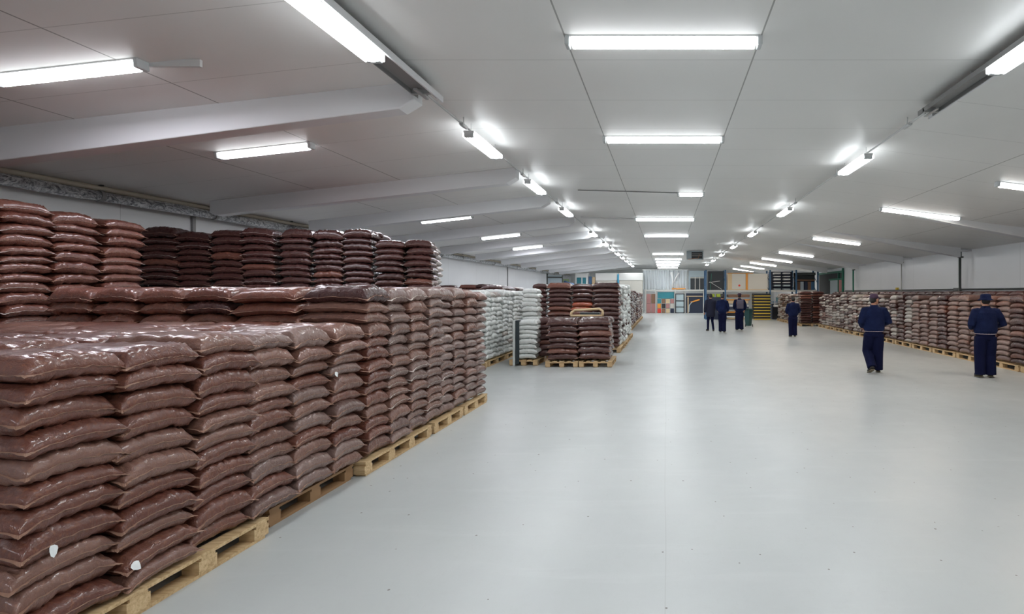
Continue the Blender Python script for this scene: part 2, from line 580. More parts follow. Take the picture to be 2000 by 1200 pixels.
def rail(x, label, y_box, wdt):
    z = EYE + 2.30 + .06
    t = thing('cable_rail', label, 'cable rail', (x, 0, z))
    obj('rod', MB().tube([(0, y_box, 0), (0, 47, 0)], .014, 8), M['steel'], t)
    tr = MB().box(-wdt / 2, wdt / 2, -5.5, y_box, 0, .012)
    tr.box(-wdt / 2, -wdt / 2 + .012, -5.5, y_box, -.045, .0).box(wdt / 2 - .012, wdt / 2, -5.5, y_box, -.045, .0)
    obj('trunking', tr, M['trunk'], t)
    obj('edge_strip', MB().box(wdt / 2, wdt / 2 + .02, -5.5, y_box + .12, -.05, .02), M['beam'], t)
    obj('end_bracket', MB().box(-wdt / 2, wdt / 2, y_box - .16, y_box - .13, -.05, .0).box(-.02, .02, y_box - .3, y_box, -.06, -.04), M['steel'], t)
    for y in [1.5, 5.7, 7.2, 10.2, 13.4, 18, 22, 26, 31, 36, 42]:
        obj('hanger', MB().tube([(0, y, 0), (0, y, HC - z)], .008, 6), M['steel'], t)
        if y > y_box:
            obj('clamp', MB().tube([(0, y - .09, -.01), (0, y + .09, -.01)], .03, 8), M['steel'], t)
    return t


rail(RXL, 'thin grey cable rail hanging along the fold over the brown stacks', 6.1, .24)
rail(RXR, 'thin grey cable rail hanging along the fold over the aisle', 6.7, .2)

# thin white cable covers on the ceiling
tag(obj('cable_cover', MB().box(-5.15, -4.55, 5.0, 5.03, zc(-4.8) - .06, zc(-4.8) + .01), M['plastic_white']),
    'short white cable cover running from the nearest tube light end', 'cable cover')
tag(obj('cable_cover', MB().tube([(-2.1, 12.25, HC - .015), (.3, 12.6, HC - .015)], .012, 6), M['trunk']),
    'thin grey cable on the ceiling leading to the short tube light', 'cable cover')
tag(obj('cable_cover', MB().tube([(-2.75, 16.6, HC - .03), (-1.9, 16.9, HC - .03), (-1.05, 16.9, HC - .03)], .025, 8), M['plastic_white']),
    'white cable cover between the stack rail and a middle tube light', 'cable cover')

# ---------------------------------------------------------------- pipes on the walls
t = thing('wall_pipe', 'long foil wrapped pipe with beige lagged pipe on top along the stack side wall', 'pipe', (XL + .25, 0, EYE + 1.60))
pts = [(0, y, .008 * math.sin(y * 2.1)) for y in np.arange(-5, 50.1, .55)]
obj('foil_wrap', MB().tube(pts, [.085 + .008 * math.sin(i * 1.7) for i in range(len(pts))], 12), M['foil'], t, smooth=True)
obj('lagged_pipe', MB().tube([(-.01, -5, .125), (-.01, 50, .125)], .045, 10), M['beige'], t, smooth=True)
for y in np.arange(2, 47, 2.15):
    obj('hanger', MB().tube([(0, y, .08), (0, y, .30)], .009, 6).box(-.06, .06, y - .02, y + .02, .16, .185), M['pipe_dark'], t)
    obj('collar', MB().tube([(0, y - .03, 0), (0, y + .03, 0)], .1, 12), M['trunk'], t)
t = thing('wall_pipe', 'thin dark horizontal pipe on the white wall above the far stack row', 'pipe', (XR - .07, 0, 1.93))
obj('run', MB().tube([(0, 8, .0), (0, 31, -.02)], .028, 8), M['pipe_dark'], t, smooth=True)
obj('valve', MB().box(-.07, .05, 18.9, 19.25, -.07, .05).tube([(-.04, 19.0, 0), (-.04, 19.0, -.22)], .04, 8), M['pipe_dark'], t, bevel=.01)
obj('tap', MB().box(-.05, .05, 24.0, 24.14, 0, .11), M['yellow'], t, bevel=.01)
for y, x, m_, lab, z1 in ((18.65, 10.72, 'pipe_dark', 'dark vertical pipe under the largest ceiling beam end', 3.1),
                          (23.6, XR - .08, 'rack_grey', 'pale vertical pipe on white wall between two dark posts', 3.2),
                          (29.2, 10.7, 'pipe_green', 'green vertical pipe rising from the brown stacks by wall', 3.1)):
    t = thing('vertical_pipe', lab, 'pipe', (x, y, 0))
    obj('run', MB().tube([(0, 0, 0), (0, 0, z1)], .045 if m_ != 'rack_grey' else .025, 10), M[m_], t, smooth=True)
    obj('bracket', MB().box(-.05, .1, -.06, .06, z1 - .03, z1 + .02).tube([(.05, 0, z1), (.05, 0, zc(x) - .01)], .02, 6), M['pipe_dark'], t)
for i, (y, lab) in enumerate(((10.35, 'grey conduit drop on the left wall beside the second beam'), (20.2, 'grey conduit drop on wall beyond the tall stacks'),
                              (31, 'grey conduit drop near the far end of stack side wall'))):
    tag(obj('conduit', MB().box(XL, XL + .05, y, y + .06, 1.0, 3.35), M['trunk']), lab, 'conduit')

# ---------------------------------------------------------------- sacks
LX, LY, T = .64, .44, .12


def bag_arrays(seed, nu, nv, top=False, wr=1.):
    rs = random.Random(seed)
    ox, oy = rs.uniform(0, 50), rs.uniform(0, 50)
    def pr(n, a_):
        return [math.sin(PI / 2 * (-1 + 2 * i / (n - 1))) * a_ + (-1 + 2 * i / (n - 1)) * (1 - a_) for i in range(n)]
    U, V = pr(nu, 1.), pr(nv, .45 if nv > 20 else .8)
    sag = .030 + rs.uniform(-.005, .008)
    lop = rs.uniform(-.008, .008)
    idx, vs = {}, []
    dy = rs.uniform(-.5, .5)

    def plan(u, v):
        x = LX / 2 * u * (1 - .030 * (1 - v * v) * u * u + .008 * u ** 8 * noise.noise(Vector((v * 8, oy, 2.))))
        y = LY / 2 * v * (1 - .055 * (1 - u * u) * v * v)
        k = noise.noise(Vector((u * 1.7 + ox, v * 1.7, seed)))
        return x * (1 + .015 * k), y * (1 + .02 * k)

    def midz(u, v):
        corner = (abs(u) * abs(v)) ** 3
        z = T / 2 + sag * (1 - .36 * u * u - .62 * v * v) - .004 - corner * .004 + lop * v
        edge = max(abs(u), abs(v)) ** 6
        return z + edge * .010 * noise.noise(Vector((u * 4 + ox, v * 4 + oy, 3.)))

    def half(u, v, side):
        f = max(0., 1 - abs(u) ** 13) ** .5 * max(0., 1 - abs(v) ** 7.5) ** .55
        bulk = T * .5 * (1.0 if not top or side < 0 else 1.3)
        wv = 0.
        eu, ev = abs(u) ** 4, abs(v) ** 4
        wv += eu * (1 - eu) * .085 * noise.noise(Vector((u * 1.2 + ox, v * 15, side * 9.))) + max(0, eu - .45) * .016 * noise.noise(Vector((ox, v * 19, side * 4.)))
        wv += ev * (1 - ev) * .085 * noise.noise(Vector((u * 12 + oy, v * 1.2, side * 5.)))
        wv += .010 * noise.noise(Vector((u * 2.3 + ox, v * 2.3 + oy, side * 2.)))
        h = bulk * f * (1 + .05 * side) + wv * wr * f
        # crease across the middle of the end
        h -= .009 * wr * math.exp(-((v - dy * .3) / .03) ** 2) * eu * (1 - abs(u) ** 12) if side > 0 else 0
        return max(h, 0)

    for side in (1, -1):
        for i, u in enumerate(U):
            for j, v in enumerate(V):
                rim = i in (0, nu - 1) or j in (0, nv - 1)
                if rim and side < 0:
                    idx[side, i, j] = idx[1, i, j]
                    continue
                x, y = plan(u, v)
                idx[side, i, j] = len(vs)
                vs.append((x, y, midz(u, v) + (0 if rim else side * half(u, v, side))))
    fs = []
    for side in (1, -1):
        for i in range(nu - 1):
            for j in range(nv - 1):
                q = (idx[side, i, j], idx[side, i + 1, j], idx[side, i + 1, j + 1], idx[side, i, j + 1])
                fs.append(q if side > 0 else q[::-1])
    # rim loop for the seam strip
    ring = [(i, 0) for i in range(nu)] + [(nu - 1, j) for j in range(1, nv)] + [(i, nv - 1) for i in range(nu - 2, -1, -1)] + [(0, j) for j in range(nv - 2, 0, -1)]
    loop = []
    for i, j in ring:
        u, v = U[i], V[j]
        x, y = plan(u, v)
        loop.append((x, y, midz(u, v), u, v))
    return np.array(vs), fs, loop


def bag_mesh(seed, nu, nv, top=False, wr=1.):
    vs, fs, loop = bag_arrays(seed, nu, nv, top, wr)
    me = bpy.data.meshes.new('bag')
    me.from_pydata(vs.tolist(), [], fs)
    me.polygons.foreach_set('use_smooth', [True] * len(me.polygons))
    me.materials.append(M['sack_brown'])
    rs = random.Random(seed + 99)
    sv, sf = [], []
    k = len(loop)
    for a, (x, y, z, u, v) in enumerate(loop):
        corner = (abs(u) * abs(v)) ** 6
        out = .004 + .018 * corner + rs.uniform(0, .002)
        d = Vector((u * abs(u) ** 3, v * abs(v) ** 3, 0))
        d = d.normalized() if d.length > 0 else Vector((0, 0, 0))
        dz = -.010 * corner + rs.uniform(-.003, .003)
        for oo, hz in ((-.003, .002), (out, .001 + dz), (out, -.001 + dz), (-.003, -.002)):
            sv.append((x + d.x * oo, y + d.y * oo, z + hz))
    for a in range(k):
        b = (a + 1) % k
        for c_ in range(4):
            d_ = (c_ + 1) % 4
            sf.append((a * 4 + c_, b * 4 + c_, b * 4 + d_, a * 4 + d_))
    se = bpy.data.meshes.new('seam')
    se.from_pydata(sv, [], sf)
    se.materials.append(M['seam'])
    return me, se


NV_ = 7
BAGS_HI = [bag_mesh(11 + s, 29, 41) for s in range(NV_)]
BAGS_TOP = [bag_mesh(61 + s, 29, 41, True) for s in range(4)]
BAGS_LOW = [bag_arrays(200 + s, 11, 11)[:2] for s in range(6)]

SACKS = []   # every sack of the place as a record


def sack(x, y, z, lx, ly, t, rot=0., m='sack_brown', label='', group='', top=False, jit=1.):
    label = label.replace(' stack behind low pallet', ' stack behind pallet')
    if len(label.split()) > 16:
        print('LONG', label)
    SACKS.append(dict(x=x + random.uniform(-.022, .022) * jit, y=y + random.uniform(-.012, .012) * jit, z=z, lx=lx, ly=ly, t=t,
                      rot=rot + random.uniform(-.022, .022) * jit, m=m, label=label, group=group, top=top, hits=0, roll=random.gauss(0, .022) * jit, pitch=random.gauss(0, .015) * jit))


def pick(*opts):
    r, acc = random.random(), 0
    for p, m in opts:
        acc += p
        if r < acc:
            return m
    return opts[-1][1]


def column(x, y, z0, n, lx, ly, t, rot, mats, word, group, tone=None, jit=1., dn=1):
    """one pile of n sacks; word: how the label names the pile."""
    t *= random.uniform(.985, 1.012) if n < 15 else random.uniform(.978, 1.012)
    if n >= 15:
        x += random.uniform(-.04, .04)
        y += random.uniform(-.04, .04)
    ws = [random.uniform(.80, 1.2) for _ in range(n)]
    zs = [sum(ws[:q]) * n / sum(ws) for q in range(n + 1)]
    leanx, leany = random.uniform(-.003, .003), random.uniform(-.002, .002)
    for k in range(n):
        m = pick(*mats)
        nm = {'sack_brown': 'brown', 'sack_taupe': 'light brown', 'sack_aisle_lit': 'aisle-lit brown', 'sack_dark': 'dark brown', 'sack_pale': 'pale', 'sack_white': 'white', 'sack_orange': 'bright orange'}[m]
        fromtop = n - k
        place = 'topmost' if fromtop == 1 else ORD[fromtop] + ' from top'
        if m == 'sack_orange':
            lab = 'bright orange sack, %s, %s' % (place, word)
        else:
            lab = '%s sack, %s, %s' % (nm, place, word)
        wob = random.uniform(.96, 1.03)
        sack(x + leanx * k, y + leany * k, z0 + zs[k] * t, lx * wob, ly * random.uniform(.97, 1.02), (zs[k + 1] - zs[k]) * t * 1.03, rot, m, lab, group, k == n - 1, jit)


BR = ((.62, 'sack_brown'), (.3, 'sack_taupe'), (.08, 'sack_dark'))
BA = ((.62, 'sack_brown'), (.38, 'sack_taupe'))
TP = ((.72, 'sack_aisle_lit'), (.28, 'sack_taupe'))
DK = ((.75, 'sack_dark'), (.25, 'sack_brown'))
DD = ((.9, 'sack_dark'), (.1, 'sack_brown'))
WH = ((.93, 'sack_white'), (.07, 'sack_pale'))
PL = .15
# A: low stack nearest the camera
ga = 'sacks of the low near stack'
for i in range(6):
    for r in range(6):
        x = -2.95 - .32 - r * .645
        y = 2.33 + .22 + i * .44
        if r == 0 or (i == 0 and r < 4):
            if r == 0:
                column(x, y, PL, 11, .66, .445, .12, 0, BA if i < 3 else ((.35, 'sack_brown'), (.4, 'sack_taupe'), (.25, 'sack_aisle_lit')), 'aisle face of low near stack, %s pile along' % ORD[i + 1], ga)
            else:
                column(x, y, PL, 11, .66, .445, .12, 0, BA, 'front of low near stack, %s pile from aisle' % ORD[r + 1], ga)
        else:
            for k in (9, 10):
                sack(x, y, PL + .12 * k, .66, .445, .122, 0, pick((.7, 'sack_brown'), (.3, 'sack_taupe')),
                     'brown sack %s low near stack, %s row from aisle, %s along' % ('on top of' if k == 10 else 'in the second layer of', ORD[r + 1], ORD[i + 1]), ga, k == 10, 1.3)
# B: middle stack, long along the aisle
gb = 'sacks of the eye-high middle stack'
for i in range(8):
    y = 5.07 + .21 + i * .42
    column(-3.27, y, PL, 14, .65, .42, .118, 0, BR if i == 0 else TP, 'aisle face of eye-high middle stack, %s pile along' % ORD[i + 1], gb)
    for r in range(1, 5):
        if i > 0:
            sack(-3.27 - r * .65, y, PL + 13 * .118, .66, .43, .12, 0, 'sack_brown', 'brown sack on top of middle stack, %s row from aisle, %s along' % (ORD[r + 1], ORD[i + 1]), gb, True)
for j, (xa, xb) in enumerate(((-4.25, -3.62), (-4.71, -4.27), (-5.17, -4.73), (-5.63, -5.19), (-6.09, -5.65))):
    n_ = 14
    for k in range(n_):
        lay = n_ - k
        sack((xa + xb) / 2, 5.33, PL + k * .118, (xb - xa), .62, .12, 0, pick((.88, 'sack_brown'), (.12, 'sack_dark')),
             'brown sack, %s from top, end face of middle stack, %s pile from aisle' % (ORD[lay], ORD[j + 2]), gb, k == n_ - 1)
# C: tall stack near the wall, side face towards the aisle
gc = 'sacks of the tall stack by the wall'
for i in range(4):
    y = 5.37 + i * .5
    n_ = (22, 22, 22, 22)[i]
    for r in range(3):
        if r == 0 or i == 0:
            column(-7.3 - .33 - r * .66, y - (.05 if r else 0), PL, n_, .66, .50, .1195 if i < 2 else .117, 0, ((.88, 'sack_brown'), (.12, 'sack_dark')),
                   'tall wall stack, %s pile along' % ORD[i + 1] if r == 0 else 'end of tall wall stack, %s pile inward' % ORD[r + 1], gc)
        else:
            for k in (n_ - 2, n_ - 1):
                sack(-7.63 - r * .66, y, PL + .1185 * k, .66, .5, .12, 0, 'sack_brown', 'brown sack on tall wall stack, row %s inward, %s along' % (ORD[r + 1], ORD[i + 1]), gc, k == n_ - 1)
# D: tall stack across, faces the camera, turned a little
gd = 'sacks of the tall stack standing across'
A_, B_ = Vector((-8.72, 8.5)), Vector((-4.37, 9.62))
dirv = (B_ - A_).normalized()
nrm = Vector((-dirv.y, dirv.x))
ang = math.atan2(dirv.y, dirv.x)
npile = 9
wd = (B_ - A_).length / npile
for j in range(npile):
    n_ = (22, 22, 22, 23, 23, 23, 23, 22, 22)[j]
    tt = (.122, .1225, .1225, .1195, .120, .121, .122, .1185, .1175)[j]
    for r in range(2):
        c_ = A_ + dirv * wd * (j + .5) + nrm * (.3 + r * .62)
        if r == 0 or j == npile - 1:
            mats = DD if r == 0 else ((.5, 'sack_pale'), (.3, 'sack_dark'), (.2, 'sack_taupe'))
            column(c_.x, c_.y, PL, n_, wd - .015, .62, tt, ang, mats,
                   'tall cross stack, %s pile from wall' % ORD[j + 1] if r == 0 else 'aisle end of tall cross stack, %s pile back' % ORD[r + 1], gd)
        elif r == 1:
            for k in (n_ - 2, n_ - 1):
                sack(c_.x, c_.y, PL + tt * k, wd, .62, tt, ang, 'sack_dark', 'dark brown sack on tall cross stack, back row, %s from wall' % ORD[j + 1], gd, k == n_ - 1)
c_ = A_ - dirv * wd * .5 + nrm * .3
column(c_.x, c_.y, PL, 22, wd - .015, .62, .121, ang, DD, 'tall cross stack, corner pile behind the wall stack', gd)
# E: white-ended row beyond
ge = 'white sacks of the row beyond the brown stacks'
for i in range(16):
    y = 10.9 + .225 + i * .45
    column(-4.3 - .3, y, PL, 14, .60, .40, .118, 0, WH, 'white row beyond the brown stacks, %s pile along' % ORD[i + 1], ge)
    if i % 2 == 0:
        column(-5.3, y + .2, PL, 14 if i < 9 else 15, .66, .8, .121, 0, DD, 'behind the white row, %s pile along' % ORD[i // 2 + 1], 'brown sacks behind the white row')
for j in range(5):
    column(-5.9 - j * .6, 16.9, PL, 16, .6, .45, .118, 0, DK, 'brown pile line behind white row, %s pile inward' % ORD[j + 1], 'brown sacks behind the white row')
# strapped white piles
gs = 'white sacks in the strapped piles'
column(-3.43, 12.95, PL, 8, .50, .62, .116, 0, ((1, 'sack_white'),), 'short strapped pile beside the low pallet', gs)
column(-3.60, 13.75, PL, 15, .42, .5, .114, 0, ((1, 'sack_white'),), 'tall pile right behind the short strapped pile', gs)
# F: low pallet in the aisle
gf = 'sacks on the low pallet in the aisle'
for (xa, xb, wd_) in ((-2.86, -2.13, 'near face left pile on low aisle pallet'), (-2.11, -1.33, 'near face right pile on low aisle pallet')):
    column((xa + xb) / 2, 12.62, PL, 7, xb - xa, .50, .138, 0, DD, wd_, gf)
    column((xa + xb) / 2, 13.15, PL, 7, xb - xa, .50, .143, 0, DD, wd_.replace('near face', 'rear'), gf)
column(-3.08, 13.3, PL, 7, .36, .5, .138, 0, DD, 'recessed beside the low aisle pallet', gf)
# G: taller stack behind
gg = 'sacks of the stack behind the low pallet'
for j, (xa, xb) in enumerate(((-1.38, -2.17), (-2.2, -2.82), (-2.85, -3.54), (-3.57, -4.0))):
    for k in range(14):
        m = pick(*DD)
        if j == 1 and k in (8, 9):
            m = 'sack_orange'
        word = 'near face of stack behind low pallet, %s pile from aisle' % ORD[j + 1]
        lab = '%s sack, %s from top, %s' % ('bright orange' if m == 'sack_orange' else 'dark brown', ORD[14 - k], word)
        sack((xa + xb) / 2, 15.6, PL + .135 * k, abs(xb - xa), .5, .137, 0, m, lab, gg, k == 13)
for i in range(10):
    column(-1.68, 16.1 + i * .47, PL, 14, .62, .44, .134, 0, ((.85, 'sack_white'), (.15, 'sack_dark')), 'aisle face of stack behind low pallet, %s pile along' % ORD[i + 1], gg)
    if i % 2:
        column(-2.6, 16.1 + i * .47, PL + .134 * 12, 2, 1.1, .9, .134, 0, DD, 'top of stack behind low pallet, inner row, %s pile' % ORD[i + 1], gg)
# H: further stacks on the same side
gh = 'sacks of the far mixed stacks'
MX = ((.42, 'sack_dark'), (.25, 'sack_pale'), (.2, 'sack_taupe'), (.13, 'sack_brown'))
for j in range(3):
    column(-2.05 - j * .66, 24.2, PL, 14, .64, .45, .134, 0, DK, 'near end of far mixed stack, %s pile from aisle' % ORD[j + 1], gh)
for i in range(18):
    column(-1.95, 24.7 + i * .62 + (1.2 if i > 7 else 0), PL, (11, 13, 12)[i % 3] if i < 8 else 12, .6, .6, .134, 0, MX, 'aisle face of far mixed stack, %s pile along' % ORD[i + 1], gh)
# I: right-hand row along the other wall
gi = 'sacks of the long row by the white wall'
for i in range(31):
    y = 10.6 + i * .53
    mats = ((.25, 'sack_taupe'), (.75, 'sack_aisle_lit')) if i < 12 else ((.45, 'sack_pale'), (.25, 'sack_aisle_lit'), (.3, 'sack_dark'))
    if i in (2, 8, 13):
        mats = DK
    column(8.33, y, PL, 12 if i % 5 else 11, .66, .49, .128, 0, mats, 'long row by white wall, %s pile along' % ORD[i + 1], gi)
    sack(9.05, y, PL + .128 * 11, .7, .53, .14, 0, 'sack_brown', 'brown sack on the long wall row, second row, %s along' % ORD[i + 1], gi, True)
    sack(9.05, y, PL + .128 * 12, .7, .53, .13, 0, 'sack_dark', 'dark brown sack highest on the long wall row, second row, %s along' % ORD[i + 1], gi, True)
    sack(9.75, y, PL + .128 * 12, .7, .53, .13, 0, 'sack_dark', 'dark brown sack highest on the long wall row, rear row, %s along' % ORD[i + 1], gi, True)
# J: stack at the far end of that row, plain dark fronts
gj = 'sacks of the dark stack facing the aisle end'
for j in range(2):
    column(7.52 + j * .66, 27.6, PL, 13, .64, .5, .131, 0, DD, 'dark stack at end of wall row, %s pile' % ('aisle' if j == 0 else 'wall'), gj)
for i in range(9):
    column(7.45, 28.1 + i * .55, PL, 12, .55, .55, .128, 0, ((.5, 'sack_pale'), (.3, 'sack_dark'), (.2, 'sack_taupe')), 'aisle side of dark end stack, %s pile along' % ORD[i + 1], gj)

# which sacks does the photograph's view show, and how large: cast rays at plain boxes
bv, bf = [], []
for s in SACKS:
    ca, sa = math.cos(s['rot']), math.sin(s['rot'])
    o = len(bv)
    for dz in (.005, s['t']):
        for dx, dy in ((-1, -1), (1, -1), (1, 1), (-1, 1)):
            a, b = dx * s['lx'] * .49, dy * s['ly'] * .49
            bv.append((s['x'] + a * ca - b * sa, s['y'] + a * sa + b * ca, s['z'] + dz))
    bf += [(o, o + 3, o + 2, o + 1), (o + 4, o + 5, o + 6, o + 7), (o, o + 1, o + 5, o + 4), (o + 1, o + 2, o + 6, o + 5), (o + 2, o + 3, o + 7, o + 6), (o + 3, o, o + 4, o + 7)]
tree = BVHTree.FromPolygons(bv, bf)
side_seen = set()
for (ox, step, main) in ((0., 5, True), (-1.2, 8, False), (1.2, 8, False)):
    for py in range(2, 1200, step):
        for px in range(2, 2000, step):
            d = Vector(((px - 1300) / 1000., 1., (572 - py) / 1000.)).normalized()
            h = tree.ray_cast(Vector((ox, 0, EYE)), d, 60)
            if h[2] is not None:
                k = h[2] // 6
                if main:
                    SACKS[k]['hits'] += 1
                side_seen.add(k)
brown = sorted([s for s in SACKS if s['m'] != 'sack_white' and s['hits'] > 0], key=lambda s: -s['hits'])[:300]
white = sorted([s for s in SACKS if s['m'] == 'sack_white' and s['hits'] > 0], key=lambda s: -s['hits'])[:170]
single = {id(s) for s in brown} | {id(s) for s in white}


def place(o, s, kx, ky, kz, flip):
    o.location = (s['x'], s['y'], s['z'])
    o.rotation_euler = (s['roll'], s['pitch'], s['rot'] + (PI if flip else 0))
    o.scale = (kx, ky, kz)


masters = {}
used_labels = {}
for s in brown + white:
    pool = BAGS_TOP if s['top'] else BAGS_HI
    vi = random.randrange(len(pool))
    me, se = pool[vi]
    b = bpy.data.objects.new('white_sack' if s['m'] == 'sack_white' else 'sack', me)
    COL.objects.link(b)
    b.material_slots[0].link = 'OBJECT'
    b.material_slots[0].material = M[s['m']]
    swap = s['ly'] > s['lx'] * 1.02
    if swap:    # long side runs along y
        kx, ky = s['ly'] / LX, s['lx'] / LY
    else:
        kx, ky = s['lx'] / LX, s['ly'] / LY
    place(b, s, kx, ky, s['t'] / T, random.random() < .5)
    if swap:
        b.rotation_euler.z += PI / 2
    tag(b, s['label'], 'sack', s['group'])
    if s['hits'] >= 9:
        c_ = bpy.data.objects.new('seam', se)
        COL.objects.link(c_)
        c_.parent = b
        if s['m'] in ('sack_white', 'sack_pale') or (s['x'] < -3.2 and s['y'] > 5.5 and random.random() < .3):
            c_.material_slots[0].link = 'OBJECT'
            c_.material_slots[0].material = M['seam_pale']
    s['obj'] = b

# everything smaller, farther or hidden goes into one uncounted mass
vs_all, f_all, mi_all, off = [], [], [], 0
mass_m = ['sack_brown', 'sack_aisle_lit', 'sack_taupe', 'sack_dark', 'sack_pale', 'sack_white', 'sack_orange']
for k, s in enumerate(SACKS):
    if id(s) in single:
        continue
    v0, fs = BAGS_LOW[k % 6]
    v1 = v0.copy()
    swap = s['ly'] > s['lx'] * 1.02
    if swap:
        v1[:, 0] *= s['ly'] / LX
        v1[:, 1] *= s['lx'] / LY
    else:
        v1[:, 0] *= s['lx'] / LX
        v1[:, 1] *= s['ly'] / LY
    v1[:, 2] *= s['t'] / T * (1.0)
    a = s['rot'] + (PI / 2 if swap else 0)
    ca, sa = math.cos(a), math.sin(a)
    x = v1[:, 0] * ca - v1[:, 1] * sa + s['x']
    y = v1[:, 0] * sa + v1[:, 1] * ca + s['y']
    vs_all.append(np.stack([x, y, v1[:, 2] + s['z']], 1))
    f_all.append(np.array(fs) + off)
    mi_all += [mass_m.index(s['m'])] * len(fs)
    off += len(v1)
va, fa = np.concatenate(vs_all), np.concatenate(f_all)
me = bpy.data.meshes.new('sack_mass')
me.vertices.add(len(va))
me.vertices.foreach_set('co', va.ravel())
me.loops.add(fa.size)
me.loops.foreach_set('vertex_index', fa.ravel())
me.polygons.add(len(fa))
me.polygons.foreach_set('loop_start', np.arange(0, fa.size, 4))
me.polygons.foreach_set('material_index', np.array(mi_all))
me.polygons.foreach_set('use_smooth', np.ones(len(fa), bool))
me.update(calc_edges=True)
for m_ in mass_m:
    me.materials.append(M[m_])
o = bpy.data.objects.new('sack_piles', me)
COL.objects.link(o)
tag(o, 'remaining small and distant brown and white sacks piled on the pallets', 'sacks', kind='stuff')
print('SACKS', len(SACKS), 'in view', sum(1 for s in SACKS if s['hits']), 'brown min', brown[-1]['hits'], 'white', len(white), 'mass verts', len(va))

# torn white tape patches on a few near sacks
def patch_on(label_part, u, v, dz, size):
    for s in brown:
        if label_part in s['label'] and s['y'] < 6:
            b = s['obj']
            mb = MB()
            k = 9
            a0 = [random.uniform(.6, 1.) for _ in range(k)]
            ring = [(0, math.cos(2 * PI * i / k) * size * a0[i], math.sin(2 * PI * i / k) * size * a0[i] * (1.8 if math.sin(2 * PI * i / k) < -.3 else .7)) for i in range(k)]
            vs = [(.003, 0, 0)] + ring
            mb.add(vs, [(0, 1 + i, 1 + (i + 1) % k) for i in range(k)])
            p = obj('tape_patch', mb, M['tape'])
            p.parent = b
            flip = abs(((b.rotation_euler.z + PI) % (2 * PI)) - PI) > 1
            p.location = (-(u) if flip else u, -v if flip else v, dz)
            p.rotation_euler = (random.uniform(-.5, .5), -.25, PI if flip else 0)
            tag(p, 'torn white tape')
            return


patch_on('tenth from top, aisle face of low near stack, second', .322, -.18, .075, .030)
patch_on('eighth from top, aisle face of low near stack, first', .322, -.1, .055, .026)
patch_on('fourth from top, aisle face of low near stack, sixth', .322, -.15, .06, .026)

# ---------------------------------------------------------------- pallets
def pallet(xa, xb, ya, yb, label, group, edge='y', nb=3, m='wood', bx=3, rz=0):
    """blocks under three skids running along y, deck slats across them."""
    lx_, ly_ = xb - xa, yb - ya
    t = thing('pallet', label, 'pallet', ((xa + xb) / 2, (ya + yb) / 2, 0), rz, group)
    d = MB()
    nsl = max(5, int(lx_ / .17))
    for i in range(nsl):                           # deck boards run along y
        x = -lx_ / 2 + .05 + (lx_ - .1) * i / (nsl - 1)
        d.box(x - .05, x + .05, -ly_ / 2, ly_ / 2, .122, .144)
    obj('deck', d, M[m], t)
    for j in range(nb):
        y = -ly_ / 2 + .06 + (ly_ - .12) * j / (nb - 1)
        obj('stringer_board', MB().box(-lx_ / 2 + .004, lx_ / 2 - .004, y - .05, y + .05, .1, .122), M[m], t)
        for i in range(bx):
            x = -lx_ / 2 + .06 + (lx_ - .12) * i / (bx - 1)
            obj('block', MB().box(x - .055, x + .055, y - .065, y + .065, .022, .1), M[m], t)
    for i in range(bx):
        x = -lx_ / 2 + .06 + (lx_ - .12) * i / (bx - 1)
        obj('skid', MB().box(x - .05, x + .05, -ly_ / 2 + .02, ly_ / 2 - .02, 0, .022), M[m], t)
    return t


gp = 'pallets under the near stacks'
pallet(-4.13, -2.93, 2.36, 3.78, 'light wooden pallet nearest the viewer under the low stack', gp, nb=4)
pallet(-4.2, -3.02, 3.9, 4.95, 'darker recessed wooden pallet under the far end of low stack', gp, m='wood_dark')
for i, (a, b) in enumerate(((5.0, 6.42), (6.5, 7.42), (7.48, 8.42))):
    pallet(-4.13, -2.93, a, b, 'wooden pallet under the eye-high middle stack, %s along the aisle' % ORD[i + 1], gp, nb=(4, 3, 3)[i])
for i, y in enumerate((2.4, 3.7)):
    pallet(-5.4, -4.2, y, y + 1.2, 'inner wooden pallet hidden beneath the low stack, %s' % ORD[i + 1], gp)
pallet(-6.0, -4.2, 5.05, 6.2, 'inner wooden pallet beneath end face of the middle stack', gp)
pallet(-9.3, -7.32, 5.1, 7.12, 'large wooden pallet beneath the tall wall stack', gp, nb=4)
t = pallet(-2.2, 2.2, -.62, .62, 'large wooden pallet beneath the tall cross stack', gp, nb=4, rz=ang)
cc = (A_ + B_) / 2 + nrm * .64
t.location = (cc.x, cc.y, 0)
gp2 = 'pallets of the far stacks'
for i in range(5):
    pallet(-5.6, -4.28, 10.95 + i * 1.45, 12.3 + i * 1.45, 'wooden pallet under the white row, %s along' % ORD[i + 1], gp2)
pallet(-8.8, -5.65, 16.6, 17.2, 'wooden pallet under the brown piles behind white row', gp2)
pallet(-3.85, -3.15, 12.6, 14.1, 'small wooden pallet under the strapped white piles', gp2)
pallet(-2.9, -2.11, 12.32, 13.45, 'wooden pallet of low aisle stack, half farther from aisle', gp2)
pallet(-2.09, -1.29, 12.32, 13.45, 'wooden pallet of low aisle stack, half beside the open floor', gp2)
pallet(-4.05, -1.35, 15.3, 16.4, 'wooden pallet at the near end of stack behind low pallet', gp2, bx=4)
for i in range(3):
    pallet(-2.6, -1.33, 16.5 + i * 1.5, 17.9 + i * 1.5, 'wooden pallet under the stack behind low pallet, %s along' % ORD[i + 1], gp2)
for i in range(8):
    pallet(-3.4 if i == 0 else -2.8, -1.6, 23.95 + i * 1.55, 25.4 + i * 1.55, 'wooden pallet under the far mixed stacks, %s along' % ORD[i + 1], gp2)
for i in range(13):
    pallet(8.0, 9.3, 10.35 + i * 1.27, 11.55 + i * 1.27, 'wooden pallet under the long wall row, %s along' % ORD[i + 1], 'pallets of the long wall row')
